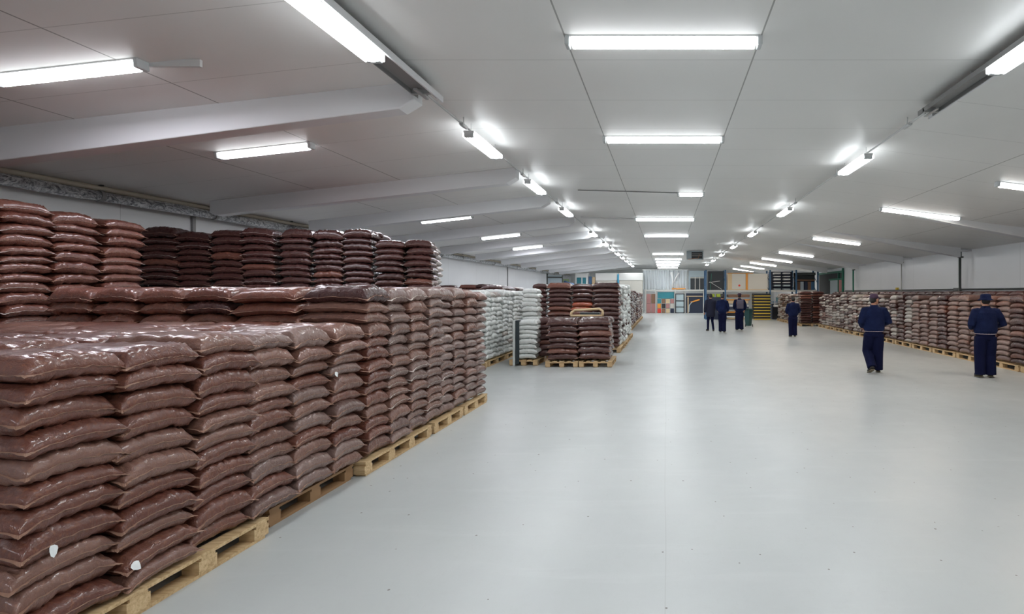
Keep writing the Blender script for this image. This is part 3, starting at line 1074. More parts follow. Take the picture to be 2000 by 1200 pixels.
pallet(7.17, 8.5, 27.35, 28.6, 'wooden pallet under the dark end stack', gp2)
for i in range(3):
    pallet(7.17, 8.0, 28.7 + i * 1.45, 30.1 + i * 1.45, 'wooden pallet under side of dark end stack, %s along' % ORD[i + 1], gp2)

# strap round the short white pile, cream foam frame on the low pallet load
t = thing('strapped_board', 'white side board with black strap beside the short white pile', 'board', (-3.70, 12.58, 0))
obj('board', MB().box(-.06, .0, 0, .6, .0, 1.12), M['sack_white'], t, bevel=.01)
obj('strap', MB().box(.02, .11, -.035, -.01, .05, 1.1).box(.02, .11, -.035, .6, 1.1, 1.12), M['strap'], t)
t = thing('foam_frame', 'cream foam padded frame lying on top of the low aisle pallet load', 'frame', (-2.0, 13.25, 1.19))
pts = [(-.42, 0, .02), (-.40, 0, .12), (-.3, 0, .17), (.3, 0, .19), (.40, 0, .14), (.41, 0, .02)]
mb = MB()
mb.tube([(-.42, -.16, .02), (-.41, -.14, .10), (-.33, -.1, .16), (.3, -.08, .19), (.38, -.1, .14), (.39, -.16, .02)], .035, 8)
mb.tube([(-.42, -.18, .02), (.39, -.18, .02)], .03, 8)
obj('padding', mb, M['foam'], t, smooth=True)
obj('dark_insert', MB().box(-.2, .3, -.12, .12, 0, .1), M['strap'], t, bevel=.02)

# ---------------------------------------------------------------- people
def remesh(o, vox, smooth=3):
    r = o.modifiers.new('remesh', 'REMESH')
    r.mode = 'VOXEL'
    r.voxel_size = vox
    r.use_smooth_shade = True
    s_ = o.modifiers.new('smooth', 'SMOOTH')
    s_.iterations = smooth
    s_.factor = .5


def person(label, loc, rz, legs, arms, h=1.72, bulk=1., hat='bucket', vox=.010, hair='hair', head_turn=0., stripe=True, pack=False, coat=False, bag=False, jm='navy'):
    k = h / 1.72
    root_loc = loc
    B = MB()
    # trunk inside the clothes, then neck and head
    B.loft([(0, 0, .86, .12, .09), (0, 0, .95, .135, .095), (0, 0, 1.08, .12, .09), (0, 0, 1.25, .14, .10), (0, -.01, 1.38, .16, .09), (0, -.01, 1.44, .09, .07),
            (0, 0, 1.49, .055, .058), (0, .008, 1.56, .055, .06)], 18)
    ct, st = math.cos(head_turn), math.sin(head_turn)
    hr = []
    for z, rx, ry, dy in ((1.515, .035, .04, .045), (1.53, .055, .065, .03), (1.555, .066, .082, .02), (1.60, .073, .094, .012), (1.635, .077, .098, .006),
                          (1.67, .075, .095, .004), (1.70, .064, .08, .0), (1.722, .04, .05, .0), (1.729, .015, .02, 0)):
        hr.append((-st * dy, ct * dy, z, rx, ry))
    B.loft(hr, 20)
    def hd(x, y, z):      # a point in head space
        return (x * ct - y * st, x * st + y * ct, z)
    B.tube([hd(0, .095, 1.645), hd(0, .118, 1.605), hd(0, .10, 1.592)], [.008, .014, .010], 8)
    B.tube([hd(-.03, .088, 1.563), hd(0, .101, 1.562), hd(.03, .088, 1.563)], [.006, .009, .006], 6)
    for sx in (-1, 1):
        B.tube([hd(sx * .072, -.004, 1.645), hd(sx * .088, -.014, 1.625), hd(sx * .083, -.008, 1.60), hd(sx * .07, .004, 1.59)], [.008, .014, .011, .005], 8)
    hands = []
    for (sh, el, wr, curl), sx in zip(arms, (-1, 1)):
        B.tube([sh, (Vector(sh) + Vector(el)) / 2, el, (Vector(el) + Vector(wr)) / 2, wr], [.052, .045, .038, .034, .025], 10)
        d = (Vector(wr) - Vector(el)).normalized()
        side = Vector((-sx, 0, 0)) if abs(d.x) < .7 else Vector((0, 0, 1))
        side = (side - d * side.dot(d)).normalized()
        palmn = d.cross(side).normalized()
        c0 = Vector(wr)
        across = palmn
        B.tube([c0 - d * .01, c0 + d * .04, c0 + d * .09], [.026, .040, .038], 10, flat=.45)
        for fi, (off, ln) in enumerate(((-.030, .066), (-.010, .076), (.010, .071), (.029, .056))):
            base = c0 + d * .08 + (side.cross(d)).normalized() * off
            ins = side * (curl * .5)
            p1 = base + d * ln * .4 + ins * ln * .3
            p2 = p1 + d * ln * .25 + side * curl * ln * .35
            p3 = p2 + d * ln * .05 + side * curl * ln * .3
            B.tube([base, p1, p2, p3], [.0095, .009, .0085, .007], 7)
        th = c0 + d * .025 + side * .02
        B.tube([th, th + d * .03 + side * .03, th + d * .055 + side * .036], [.013, .011, .009], 7)
    for (hip, kn, an, toe), sx in zip(legs, (-1, 1)):
        B.tube([hip, (Vector(hip) * .5 + Vector(kn) * .5), kn, (Vector(kn) * .6 + Vector(an) * .4), an], [.085, .072, .052, .05, .034], 12)
        B.tube([an, Vector(an) * .5 + Vector(toe) * .5 + Vector((0, 0, -.01)), toe], [.036, .034, .025], 10)
    body = obj('person', B, M['skin'])
    remesh(body, vox * .75, 2)
    body.location = root_loc
    body.rotation_euler = (0, 0, rz)
    body.scale = (k * (1 + (bulk - 1) * .5), k, k)
    tag(body, label, 'person', 'people walking in the hall')
    # jacket
    J = MB()
    hb = .66 if coat else .90
    J.loft([(0, 0, hb, .185, .135), (0, 0, hb + .03, .195, .145), (0, 0, hb + .08, .215, .16)] +
           ([(0, 0, .9, .205, .155)] if coat else []) +
           [(0, 0, 1.08, .212, .155), (0, 0, 1.25, .218, .152), (0, -.01, 1.36, .205, .135), (0, -.012, 1.43, .15, .105), (0, -.008, 1.475, .085, .08), (0, -.004, 1.505, .07, .07)], 22)
    for (sh, el, wr, curl), sx in zip(arms, (-1, 1)):
        mid_ = (Vector(sh) + Vector(el)) / 2 + Vector((sx * .008, -.005, 0))
        mid2 = (Vector(el) + Vector(wr)) / 2
        J.tube([Vector(sh) + Vector((-sx * .05, 0, .0)), sh, mid_, el, mid2, Vector(wr) + (Vector(el) - Vector(wr)) * .08], [.08, .085, .078, .070, .062, .048], 12)
    jk = obj('coat' if coat else 'jacket', J, M[jm], body)
    remesh(jk, vox, 4)
    if stripe:
        jb = MB()
        nseg = 28
        for (za, zb, ra) in ((.918, .930, .0035),):
            ring = [(math.cos(2 * PI * i / nseg), math.sin(2 * PI * i / nseg)) for i in range(nseg)]
            vs = [(c_ * (.19 + ra), s_ * (.14 + ra), z) for z in (za, zb) for c_, s_ in ring]
            jb.add(vs, [(i, (i + 1) % nseg, nseg + (i + 1) % nseg, nseg + i) for i in range(nseg)])
        obj('hem_stripe', jb, M['stripe'], body)
    # trousers
    P = MB()
    if not coat:
        P.loft([(0, 0, .80, .15, .12), (0, 0, .86, .178, .128), (0, 0, .95, .17, .12)], 18)
    for (hip, kn, an, toe), sx in zip(legs, (-1, 1)):
        if coat:
            rr = [.09, .08, .062, .056, .05]
        else:
            rr = [.118, .116, .102, .097, .094]
        P.tube([hip, (Vector(hip) + Vector(kn)) / 2, kn, (Vector(kn) + Vector(an)) / 2, Vector(an) + Vector((0, 0, -.035))], rr, 14)
    tr = obj('trousers', P, M['navy_pants'], body)
    remesh(tr, vox, 3)
    if stripe:
        for (hip, kn, an, toe), sx in zip(legs, (-1, 1)):
            if sx > 0:
                q = [Vector(hip) + Vector((sx * .112, 0, .0)), (Vector(hip) + Vector(kn)) / 2 + Vector((sx * .106, 0, 0)), Vector(kn) + Vector((sx * .09, 0, 0)), Vector(an) + Vector((sx * .08, 0, -.02))]
                obj('side_stripe', MB().tube(q, .006, 6), M['stripe'], body)
    for (hip, kn, an, toe), sx in zip(legs, (-1, 1)):
        a, b = Vector(an), Vector(toe)
        heel = a + (a - b).normalized() * .05
        heel.z = a.z - .03
        Sh = MB().tube([heel + Vector((0, 0, -.01)), a + Vector((0, 0, -.02)), a * .5 + b * .5 + Vector((0, 0, -.005)), b, b + (b - a).normalized() * .03], [.034, .048, .045, .04, .02], 12)
        so = obj('shoe', Sh, M['shoe'], body, smooth=True)
        sb = MB().bar(heel + Vector((0, 0, -.04)), b + Vector((0, 0, -.034)), .085, .016)
        obj('sole', sb, M['sole'], so)
    # hair, hat, eyes
    H = MB()
    H.loft([(st * .02, -ct * .02, 1.545, .05, .04), (st * .014, -ct * .014, 1.58, .074, .085), (st * .01, -ct * .01, 1.64, .083, .098), (0, 0, 1.70, .072, .09), (0, 0, 1.735, .03, .035)], 18)
    obj('hair', H, M[hair], body, smooth=True)
    for sx in (-1, 1):
        E = MB().loft([(*hd(sx * .03, .09, 0)[:2], 1.635 + dz, r_, r_) for dz, r_ in ((-.011, .003), (-.006, .010), (0, .012), (.006, .010), (.011, .003))], 8)
        obj('eye', E, M['eye'], body, smooth=True)
    if hat == 'bucket':
        HM = MB().loft([(0, 0, 1.625, .135, .15), (0, 0, 1.632, .138, .152), (0, 0, 1.665, .096, .112), (0, 0, 1.70, .093, .108), (0, 0, 1.74, .088, .102), (0, 0, 1.757, .06, .075), (0, 0, 1.76, .02, .025)], 24)
        obj('hat', HM, M['navy'], body, smooth=True)
    elif hat == 'cap':
        HM = MB().loft([(0, 0, 1.645, .088, .103), (0, 0, 1.69, .088, .103), (0, 0, 1.73, .075, .088), (0, 0, 1.752, .045, .055), (0, 0, 1.757, .012, .014)], 22)
        ca = obj('cap', HM, M['cap_plum'], body, smooth=True)
        br = MB()
        seg = 10
        top = [hd(.075 * math.cos(PI * i / seg), .085 + .085 * math.sin(PI * i / seg), 1.668 - .02 * math.sin(PI * i / seg)) for i in range(seg + 1)]
        bot = [(p[0], p[1], p[2] - .008) for p in top]
        br.add(top + bot, [tuple(range(seg + 1)), tuple(range(2 * seg + 1, seg, -1))] + [(i, i + seg + 1, i + seg + 2, i + 1) for i in range(seg)])
        obj('brim', br, M['cap_plum'], ca)
    if pack:
        PB = MB().box(-.15, .15, -.30, -.14, 1.03, 1.44)
        pk = obj('backpack', PB, M['pack'], body, bevel=.03)
        obj('pocket', MB().box(-.11, .11, -.325, -.29, 1.08, 1.25), M['pack'], pk, bevel=.01)
        for sx in (-1, 1):
            obj('shoulder_strap', MB().tube([(sx * .13, -.16, 1.1), (sx * .15, -.2, 1.30), (sx * .12, -.12, 1.47), (sx * .11, .1, 1.43), (sx * .12, .16, 1.25)], .014, 6), M['pack_orange'], pk)
    return body


def legs(dl=(0, 0, 0), dr=(0, 0, 0), spread=.10, liftl=0, liftr=0):
    out = []
    for sx, d, lf in ((-1, dl, liftl), (1, dr, liftr)):
        hip = (sx * .085, 0, .86)
        kn = (sx * (spread + .0), .03 + d[0], .47)
        an = (sx * (spread + .005), d[1], .095 + lf)
        toe = (sx * (spread + .03), d[1] + .13, .045 + (lf * .1 if lf else 0))
        out.append((hip, kn, an, toe))
    return out


def arm(sx, el, wr, curl=.8):
    return ((sx * .185, -.01, 1.39), el, wr, curl)


person('person in navy work suit and navy bucket hat, back turned, beside the wall row', (6.78, 10.85, 0), R(-8),
       legs(spread=.095), [arm(-1, (-.275, -.03, 1.12), (-.20, .16, 1.02)), arm(1, (.32, -.02, 1.13), (.22, .22, 1.06))],
       1.735, 1.12, 'bucket', .010)
person('person in navy work suit and plum cap walking away with heel raised', (4.68, 11.5, 0), R(-4),
       legs((.10, -.22, 0), (.02, .06, 0), .10, liftl=.085), [arm(-1, (-.27, -.03, 1.12), (-.19, .15, 1.0)), arm(1, (.30, -.02, 1.13), (.21, .22, 1.05))],
       1.745, 1.12, 'cap', .010, head_turn=R(-62))
person('lone person in navy jacket standing between aisle and dark end stack', (5.2, 20.9, 0), R(5),
       legs(spread=.08), [arm(-1, (-.27, 0, 1.12), (-.2, .16, 1.0)), arm(1, (.28, .0, 1.12), (.22, .18, 1.0))], 1.62, 1.08, 'none', .014, stripe=False)
person('person in long dark coat, farthest from bin in the walking group', (2.10, 23.9, 0), R(10),
       legs((.08, .12, 0), (.0, -.15, 0), .09), [arm(-1, (-.26, -.04, 1.12), (-.27, .06, .86), .4), arm(1, (.25, 0, 1.12), (.2, .12, .95))], 1.74, 1.0, 'none', .014, stripe=False, coat=True, jm='navy_dark')
person('person in navy work suit walking in the middle of the group', (2.56, 23.1, 0), R(-6),
       legs((.06, .1, 0), (.0, -.06, 0), .075), [arm(-1, (-.25, 0, 1.12), (-.2, .15, .98)), arm(1, (.27, 0, 1.12), (.24, .14, .95))], 1.72, .95, 'none', .014, stripe=False)
person('person in navy with grey and orange backpack, nearest the green bin', (3.52, 24.4, 0), R(0),
       legs((.04, .06, 0), (.02, -.04, 0), .09), [arm(-1, (-.25, 0, 1.12), (-.2, .15, .98)), arm(1, (.28, 0, 1.12), (.25, .14, .95))], 1.75, 1.02, 'cap', .014, stripe=False, pack=True)

# ---------------------------------------------------------------- far end: bin, racks and goods
t = thing('wheelie_bin', 'dark green wheeled bin beside the person with backpack', 'bin', (4.4, 27.2, 0))
obj('tub', MB().loft([(0, 0, .04, .17, .2), (0, 0, .9, .24, .26)], 4), M['bin'], t, bevel=.02)
obj('lid', MB().box(-.21, .21, -.22, .22, .9, .96), M['bin'], t, bevel=.02)
for sx in (-1, 1):
    obj('wheel', MB().tube([(sx * .17, -.16, .07), (sx * .2, -.16, .07)], .07, 12), M['black'], t)


def bxp(name, label, cat, x0, x1, y0, y1, z0, z1, m, group=None, bevel=.01):
    return tag(obj(name, MB().box(x0, x1, y0, y1, z0, z1), M[m] if isinstance(m, str) else m, bevel=bevel), label, cat, group)


def rack(label, xs, y, depth, levels, top, mu, mbm, base):
    t = thing('storage_rack', label, 'rack', (0, y, 0))
    for x in xs:
        for dy in (0, depth):
            obj('upright', MB().box(x - .05, x + .05, dy - .04, dy + .04, 0, top), M[mu], t)
        br = MB()
        z = .3
        while z + .7 < top:
            br.bar((x, 0, z), (x, depth, z + .6), .03, .03)
            z += .7
        obj('brace', br, M[mu], t)
    for z in levels:
        for a, b in zip(xs[:-1], xs[1:]):
            for dy in (0, depth):
                obj('beam', MB().box(a + .05, b - .05, dy - .03, dy + .03, z - .12, z), M[mbm], t)
            obj('shelf_deck', MB().box(a + .05, b - .05, .03, depth - .03, z - .03, z - .005), M[base], t)
    return t


# rack nearer the viewer, across the aisle end
YA = 34.3
rack('long blue pallet rack with grey beam standing behind the walking people', (2.7, 4.0, 7.0, 8.75, 10.2), YA, 1.1, (1.98,), 3.32, 'rack_blue', 'rack_grey', 'rack_grey')
gk = 'goods on the blue rack'
for i, (x0, x1) in enumerate(((4.15, 5.38), (5.52, 6.85))):
    t = thing('cream_crate', 'big cream crate on upper rack shelf, %s the orange strip' % ('with red mark beside' if i == 0 else 'plain fronted past'), 'crate', ((x0 + x1) / 2, YA + .5, 1.98), 0, gk)
    wx = (x1 - x0) / 2
    obj('box', MB().box(-wx, wx, -.45, .45, .04, 1.10), M['cream'], t, bevel=.02)
    obj('skid', MB().box(-wx, wx, -.46, .46, 0, .05), M['foam'], t)
    if i == 0:
        obj('edge_post', MB().box(-wx, -wx + .3, -.47, -.44, .05, 1.1), M['foam'], t)
        obj('red_mark', MB().tube([(.18, -.455, .3), (.18, -.47, .3)], .07, 10), M['red'], t)
bxp('orange_post', 'orange upright board between the two cream crates', 'board', 5.39, 5.51, YA + .02, YA + .12, 1.98, 3.1, 'orange', gk)
bxp('orange_sheet', 'thin orange sheet lying over the cream crates', 'sheet', 4.2, 5.9, YA + .1, YA + .9, 3.09, 3.13, 'orange', gk)
bxp('dark_bay_block', 'dark block painted as shade in the upper bay before the cream crates', 'cabinet', 2.85, 3.9, YA + .1, YA + .9, 1.98, 3.25, 'void', gk)  # empty rack bay, its darkness painted as a solid block
t = thing('folded_stand', 'green metal folding stand in front of the dark bay', 'stand', (3.35, YA - .0, 1.98))
for a, b in (((-.45, 0, .5), (.3, 0, .6)), ((-.35, 0, 0), (-.28, 0, 1.1)), ((-.4, 0, .55), (.4, 0, .05))):
    obj('bar', MB().tube([a, b], .018, 6), M['pipe_green'] if a[2] == 0 else M['rack_grey'], t)
t = thing('sheet_trolley', 'dark shelf stand filled with white folded sheets on upper shelf', 'shelf', (7.87, YA + .5, 1.98), 0, gk)
obj('carcass', MB().box(-.78, .78, .2, .45, 0, 1.25), M['navy_box'], t)
for zz in (.2, .42, .62, .82, 1.02):
    obj('shelf', MB().box(-.55, -.1, -.3, .2, zz, zz + .03).box(.1, .55, -.3, .2, zz, zz + .03), M['navy_box'], t)
for i, zz in enumerate((.0, .23, .45, .65, .85, 1.05)):
    for sx in (-1, 1):
        bxp('folded_sheet', 'white folded sheet on dark shelf stand, %s shelf, %s stack' % (ORD[i + 1], 'crate side' if sx < 0 else 'wall side'), 'sheet',
            7.87 + sx * .32 - .24, 7.87 + sx * .32 + .22, YA + .22, YA + .65, 1.98 + zz + .02, 1.98 + zz + .10 + .03 * (i % 2), 'greyblue' if i < 2 else 'plastic_white', 'folded sheets on shelf stand', .02)
t = thing('wall_cabinet', 'brown framed cabinet with boxes at rack end by wall', 'cabinet', (9.45, YA + .5, 1.98))
obj('carcass', MB().box(-.66, .66, -.1, .4, 0, 1.15), M['void'], t)
obj('shelf', MB().box(-.62, .62, -.3, .4, .62, .7), M['brownboard'], t)
obj('top', MB().box(-.66, .66, -.3, .4, 1.0, 1.18), M['pipe_dark'], t)
for i, (x, m_) in enumerate(((-.5, 'brownboard'), (-.25, 'greyblue'), (.02, 'navy_box'), (.25, 'brownboard'), (.47, 'rack_blue'))):
    bxp('binder_box', '%s upright box in the brown framed cabinet' % ('rust brown', 'pale blue', 'navy', 'second brown', 'mid blue')[i], 'box',
        9.45 + x - .11, 9.45 + x + .11, YA + .22, YA + .38, 1.98, 1.98 + .56, m_, 'boxes in brown cabinet')
# lower shelf goods
gl = 'boards stacked with yellow battens'
t0 = None
for k in range(9):
    lab = 'dark board pack with yellow batten, %s from floor, tall batten stack' % ORD[k + 1]
    t = thing('board_pack', lab, 'board pack', (6.38, YA - .05, .02 + k * .192), 0, gl)
    obj('boards', MB().box(-.54, .54, -.4, .4, .05, .19), M['black'], t)
    obj('batten', MB().box(-.55, .55, .36, .42, 0, .05), M['yellow'], t)
    obj('batten', MB().box(-.55, .55, -.42, -.36, 0, .05), M['yellow'], t)
cols_ = ['foam', 'black', 'orange', 'navy_box', 'plastic_white', 'foam', 'orange', 'brownboard']
for k in range(8):
    bxp('flat_parcel', '%s flat parcel in the lower rack, %s from floor' % (('tan', 'black', 'orange edged', 'navy', 'white', 'sand coloured', 'bright orange', 'brown')[k], ORD[k + 1]), 'parcel',
        4.1 + random.uniform(0, .1), 5.7 - random.uniform(0, .15), YA + .1, YA + .9, .02 + k * .21, .02 + k * .21 + (.08 if k % 2 == 0 else .19), cols_[k], 'flat parcels in the lower rack', .02)
for i, (x, m_) in enumerate(((2.85, 'navy_box'), (3.15, 'lime'), (3.55, 'lime'), (3.8, 'navy_box'))):
    bxp('cloth_bundle', '%s cloth bundle on lower rack behind walking group' % ('first navy', 'first lime', 'second lime', 'second navy')[i], 'bundle', x - .13, x + .15, YA + .1, YA + .6, 1.5, 1.72, m_, 'cloth bundles behind the group', .05)
bxp('bundle_shelf', 'dark counter holding the cloth bundles in the rack', 'counter', 2.76, 3.94, YA + .08, YA + .9, 0, 1.5, 'navy_box')
t = thing('locker', 'navy door locker under the rack beside the batten stack', 'locker', (7.75, YA + .3, 0))
obj('body', MB().box(-.55, .5, 0, .5, 0, 1.05), M['navy_box'], t, bevel=.01)
obj('door', MB().box(-.5, -.02, -.03, 0, .05, 1.0), M['black'], t)
obj('door', MB().box(.02, .46, -.03, 0, .05, 1.0), M['black'], t)
t = thing('broom', 'white long handled broom leaning against the navy locker', 'broom', (7.3, YA - .1, 0))
obj('handle', MB().tube([(0, 0, 1.0), (.02, .08, 1.9)], .025, 8), M['plastic_white'], t)
obj('head', MB().box(-.1, .35, -.08, .08, .85, 1.0), M['plastic_white'], t, bevel=.03)
for i in range(4):
    bxp('teal_crate', 'teal crate on the row above navy locker, %s from batten stack' % ORD[i + 1], 'crate', 7.55 + i * .62, 8.1 + i * .62, YA + .15, YA + .75, 1.22, 1.5 + .06 * (i % 2), 'teal', 'teal crates')
bxp('crate_shelf', 'pale blue shelf board carrying the teal crates', 'shelf', 7.2, 10.1, YA + .1, YA + .9, 1.14, 1.2, 'rack_blue')
for i in range(5):
    bxp('white_carton', 'small white carton on teal crates, %s from batten stack' % ORD[i + 1], 'carton', 7.5 + i * .5, 7.72 + i * .5, YA + .2, YA + .4, 1.5 + .06, 1.66 + .03 * (i % 2), 'plastic_white', 'small white cartons')

# farther rack on the other part of the end wall
YB = 45.0
rack('far grey post rack under the ribbed curtain panels', (-1.75, -.85, .85, 1.65, 3.35), YB, 1.1, (2.06,), 2.1, 'rack_grey', 'rack_grey', 'rack_grey')
t = thing('ribbed_panel', 'ribbed pale plastic curtain standing above the far rack', 'curtain', (0, YB + .3, 2.08))
mb = MB()
nn = 90
xs_ = [-1.98 + 3.9 * i / nn for i in range(nn + 1)]
pr_ = [(x, .07 * math.sin(i * 1.05) + .03 * math.sin(i * .37)) for i, x in enumerate(xs_)]
vs = [(x, y, z) for z in (0, 1.72) for x, y in pr_]
mb.add(vs, [(i, i + 1, i + nn + 2, i + nn + 1) for i in range(nn)])
cu = obj('curtain', mb, M['strip'], t)
so_ = cu.modifiers.new('solid', 'SOLIDIFY')
so_.thickness = .015
obj('rail', MB().tube([(-2.05, 0, 1.74), (1.98, 0, 1.74)], .05, 8), M['plastic_white'], t)
t = thing('tied_drape', 'white tied drape hanging before the ribbed curtain', 'drape', (.75, YB + .1, 2.1))
obj('cloth', MB().tube([(-.25, 0, 1.5), (-.15, 0, 1.0), (-.12, 0, .55), (-.1, 0, .2)], [.14, .09, .05, .07], 8).tube([(.4, 0, 1.45), (.15, 0, 1.0), (-.08, 0, .55)], [.1, .07, .04], 8), M['plastic_white'], t, smooth=True)
bxp('orange_bundle', 'orange bundle lying on top of the far rack', 'bundle', .55, 1.75, YB + .05, YB + .5, 2.08, 2.2, 'orange', None, .04)
t = thing('dark_window_frame', 'dark framed window unit on the far rack beside curtain', 'window unit', (2.78, YB + .2, 2.08))
obj('frame', MB().box(-.68, .68, -.05, .1, 1.1, 1.22).box(-.68, -.6, -.05, .1, 0, 1.1).box(.6, .68, -.05, .1, 0, 1.1), M['greyblue'], t)
obj('pane', MB().box(-.6, .6, 0, .05, 0, 1.1), M['void'], t)
obj('mullion', MB().box(-.2, -.15, -.06, 0, 0, 1.1).box(.2, .25, -.06, 0, 0, 1.1).box(-.6, .6, -.06, 0, 1.0, 1.06), M['cream'], t)
bxp('pale_cladding_board', 'pale grey panel above the dark framed window unit', 'panel', 2.05, 3.5, YB + .35, YB + .45, 2.08, 3.75, 'greyblue')
t = thing('glazed_door_unit', 'black framed standing door with three pale panes in far rack', 'door unit', (1.25, YB - .12, 0))
obj('frame', MB().box(-.4, -.33, -.04, .04, 0, 1.72).box(.33, .4, -.04, .04, 0, 1.72).box(-.4, .4, -.04, .04, 0, .07).box(-.4, .4, -.04, .04, 1.65, 1.72).box(-.4, .4, -.04, .04, .52, .58).box(-.4, .4, -.04, .04, 1.05, 1.12), M['black'], t)
for i, (a, b) in enumerate(((.07, .52), (.58, 1.05), (1.12, 1.65))):
    obj('pane', MB().box(-.33, .33, -.01, .01, a, b), M['glass'], t)
for i in range(12):
    x, z = i % 4, i // 4
    cn = ('red', 'brownboard', 'foam', 'navy_box', 'orange', 'black', 'pink', 'cream', 'teal', 'brownboard', 'foam', 'pink')[i]
    bxp('goods_box', 'small %s box on far rack, %s tier, %s from curtain post' % ({'red': 'red', 'brownboard': 'brown', 'foam': 'tan', 'navy_box': 'navy', 'orange': 'orange', 'black': 'black', 'pink': 'pink', 'cream': 'cream', 'teal': 'teal'}[cn], ORD[z + 1], ORD[x + 1]),
        'box', -.72 + x * .38, -.4 + x * .38, YB + .05, YB + .5, z * .42 + .02, z * .42 + .40, cn, 'boxes on the far rack')
bxp('teal_sheet', 'teal panel on top of the small boxes in far rack', 'panel', -.7, .75, YB + .1, YB + .4, 1.28, 1.85, 'teal')
for i in range(4):
    bxp('pink_carton', 'tall dusty pink carton by the far rack, %s' % ('lower inner', 'upper inner', 'lower outer', 'upper outer')[i], 'carton',
        -1.68 + (i // 2) * .42, -1.3 + (i // 2) * .42, YB + .05, YB + .5, (i % 2) * .85 + .01, (i % 2) * .85 + .84, 'pink' if i != 3 else 'brownboard', 'pink cartons')
t = thing('tool_board', 'navy tool board with orange plank in the far rack', 'board', (2.55, YB + .1, 0))
obj('board', MB().box(-.75, .75, 0, .1, 0, 1.75), M['navy_box'], t)
obj('plank', MB().bar((-.35, -.05, .95), (.45, -.05, 1.2), .05, .12), M['orange'], t)
obj('hose', MB().tube([(-.5, -.05, .1), (-.45, -.05, .7), (-.2, -.05, 1.0)], .05, 8), M['greyblue'], t)
obj('rail', MB().box(-.7, .7, -.06, 0, 1.45, 1.52).box(-.62, -.52, -.06, 0, 0, 1.4), M['foam'], t)

# tall cream cabinets with white lids, machine and panels behind the sacks
for i, (x0, x1, xx) in enumerate(((-6.0, -4.2, 'blue strap'), (-4.0, -2.0, 'ribbed curtain'))):
    t = thing('cream_cabinet', 'tall cream cabinet with white top, the one beside the %s' % xx if i else 'tall cream cabinet with white top beside the white machine', 'cabinet', ((x0 + x1) / 2, 44.6, 0), 0, 'tall cream cabinets')
    wx = (x1 - x0) / 2
    obj('body', MB().box(-wx, wx, -.5, .5, 0, 2.85), M['cream'], t, bevel=.02)
    obj('top', MB().box(-wx - .04, wx + .04, -.55, .55, 2.85, 3.5), M['creamlid'], t, bevel=.05)
    for sx in (-1, 1):
        obj('door', MB().box(sx * wx * .5 - wx * .47, sx * wx * .5 + wx * .47, -.53, -.5, .1, 2.8), M['cream'], t)
bxp('blue_strap', 'bright blue strap hanging between the two cream cabinets', 'strap', -4.15, -4.02, 44.02, 44.06, 1.9, 3.4, 'cyan')
t = thing('packing_machine', 'white machine with teal window panel by the cream cabinets', 'machine', (-7.2, 44.5, 0))
obj('body', MB().box(-.6, .5, -.4, .4, 0, 3.5), M['creamlid'], t, bevel=.02)
obj('panel', MB().box(-.45, .35, -.43, -.4, 2.2, 3.1), M['teal'], t)
obj('column', MB().box(-.05, .05, -.46, -.43, 2.1, 3.1), M['plastic_white'], t)
bxp('blue_cladding_board', 'dark blue narrow panel beside the white machine', 'panel', -6.62, -6.38, 44.1, 44.3, 0, 3.2, 'rack_blue')
bxp('orange_cladding_board', 'pale orange narrow panel beside the dark blue panel', 'panel', -6.32, -6.08, 44.1, 44.3, 0, 3.15, 'foam')
t = thing('curved_blue_bucket', 'dark blue curved bucket shape showing above the brown sacks', 'bucket', (-7.9, 41.5, 0))
obj('shell', MB().tube([(-.35, 0, 2.65), (0, 0, 2.45), (.35, 0, 2.4), (.45, 0, 2.2)], [.16, .22, .2, .12], 12), M['rack_blue'], t, smooth=True)
obj('post', MB().tube([(0, 0, 0), (0, 0, 2.4)], .12, 10), M['black'], t)
bxp('green_cladding_board', 'pale green panel against the wall at the far corner', 'panel', -9.3, -8.5, 45, 45.1, 0, 3.0, mat('pale_green', (.35, .45, .25), .6))
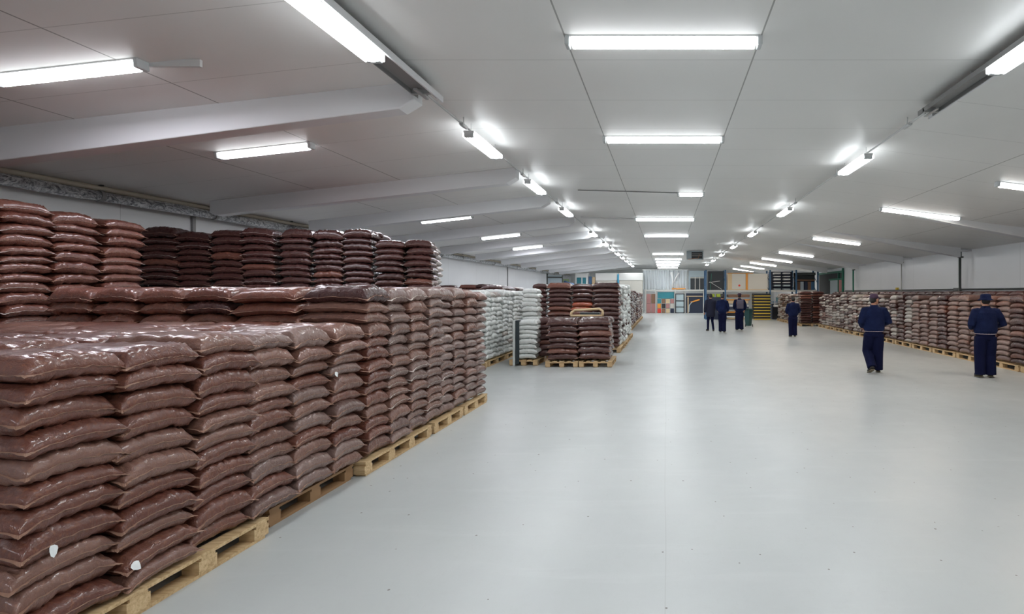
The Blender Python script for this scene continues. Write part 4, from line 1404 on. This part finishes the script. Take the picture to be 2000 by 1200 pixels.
t = thing('metal_shelter', 'dark framed pale screen standing by the silver pipe at far wall', 'screen', (-8.6, 40, 0))
obj('panel', MB().box(-.6, .5, 0, .06, 1.2, 3.15), M['greyblue'], t)
obj('frame', MB().box(-.7, -.6, -.03, .1, 0, 3.3).box(.5, .56, -.03, .1, 0, 3.2).box(-.7, .56, -.05, .1, 2.95, 3.05), M['pipe_dark'], t)

# heater under the ceiling
t = thing('air_heater', 'dark square air heater hanging under the middle ceiling', 'heater', (1.72, 30.2, 4.0))
obj('case', MB().box(-.45, .45, -.2, .25, -.22, .2), M['void'], t, bevel=.04)
obj('frame', MB().box(-.48, .48, -.24, -.2, .19, .24).box(-.48, .48, -.24, -.2, -.26, -.21).box(.44, .49, -.24, -.2, -.26, .24).box(-.49, -.2, -.23, -.2, -.22, .2), M['greyblue'], t)
obj('grille', MB().box(-.18, .4, -.22, -.2, -.05, -.02).box(-.18, .4, -.22, -.2, .06, .09), M['trunk'], t)
obj('hanger', MB().tube([(-.3, 0, .2), (-.3, 0, .27)], .015, 6).tube([(.3, 0, .2), (.3, 0, .27)], .015, 6), M['steel'], t)
obj('wire', MB().tube([(-.4, -.25, -.24), (.2, -.25, -.18), (.25, -.25, .05)], .012, 6), M['pack_orange'], t)

# bay with green posts, far right wall; dark slab paints its shade
t = thing('wall_opening', None, None, (0, 0, 0))
bpy.data.objects.remove(t)
d1 = struct('door_1', MB().box(XR - .04, XR, 31.4, 36.4, 0, 3.15), M['void'])
obj('door_panel', MB().box(XR - .09, XR - .05, 32.2, 33.8, 0, 2.6), M['greyblue'], d1)
obj('door_panel', MB().box(XR - .09, XR - .05, 31.6, 32.1, 0, 2.6), M['pink'], d1)
obj('door_frame', MB().box(XR - .12, XR - .04, 31.35, 31.5, 0, 3.3).box(XR - .12, XR - .04, 32.1, 32.25, 0, 3.1).box(XR - .12, XR - .04, 31.5, 36.4, 3.05, 3.17).box(XR - .12, XR - .04, 31.5, 34, 2.6, 2.7), M['pipe_green'], d1)
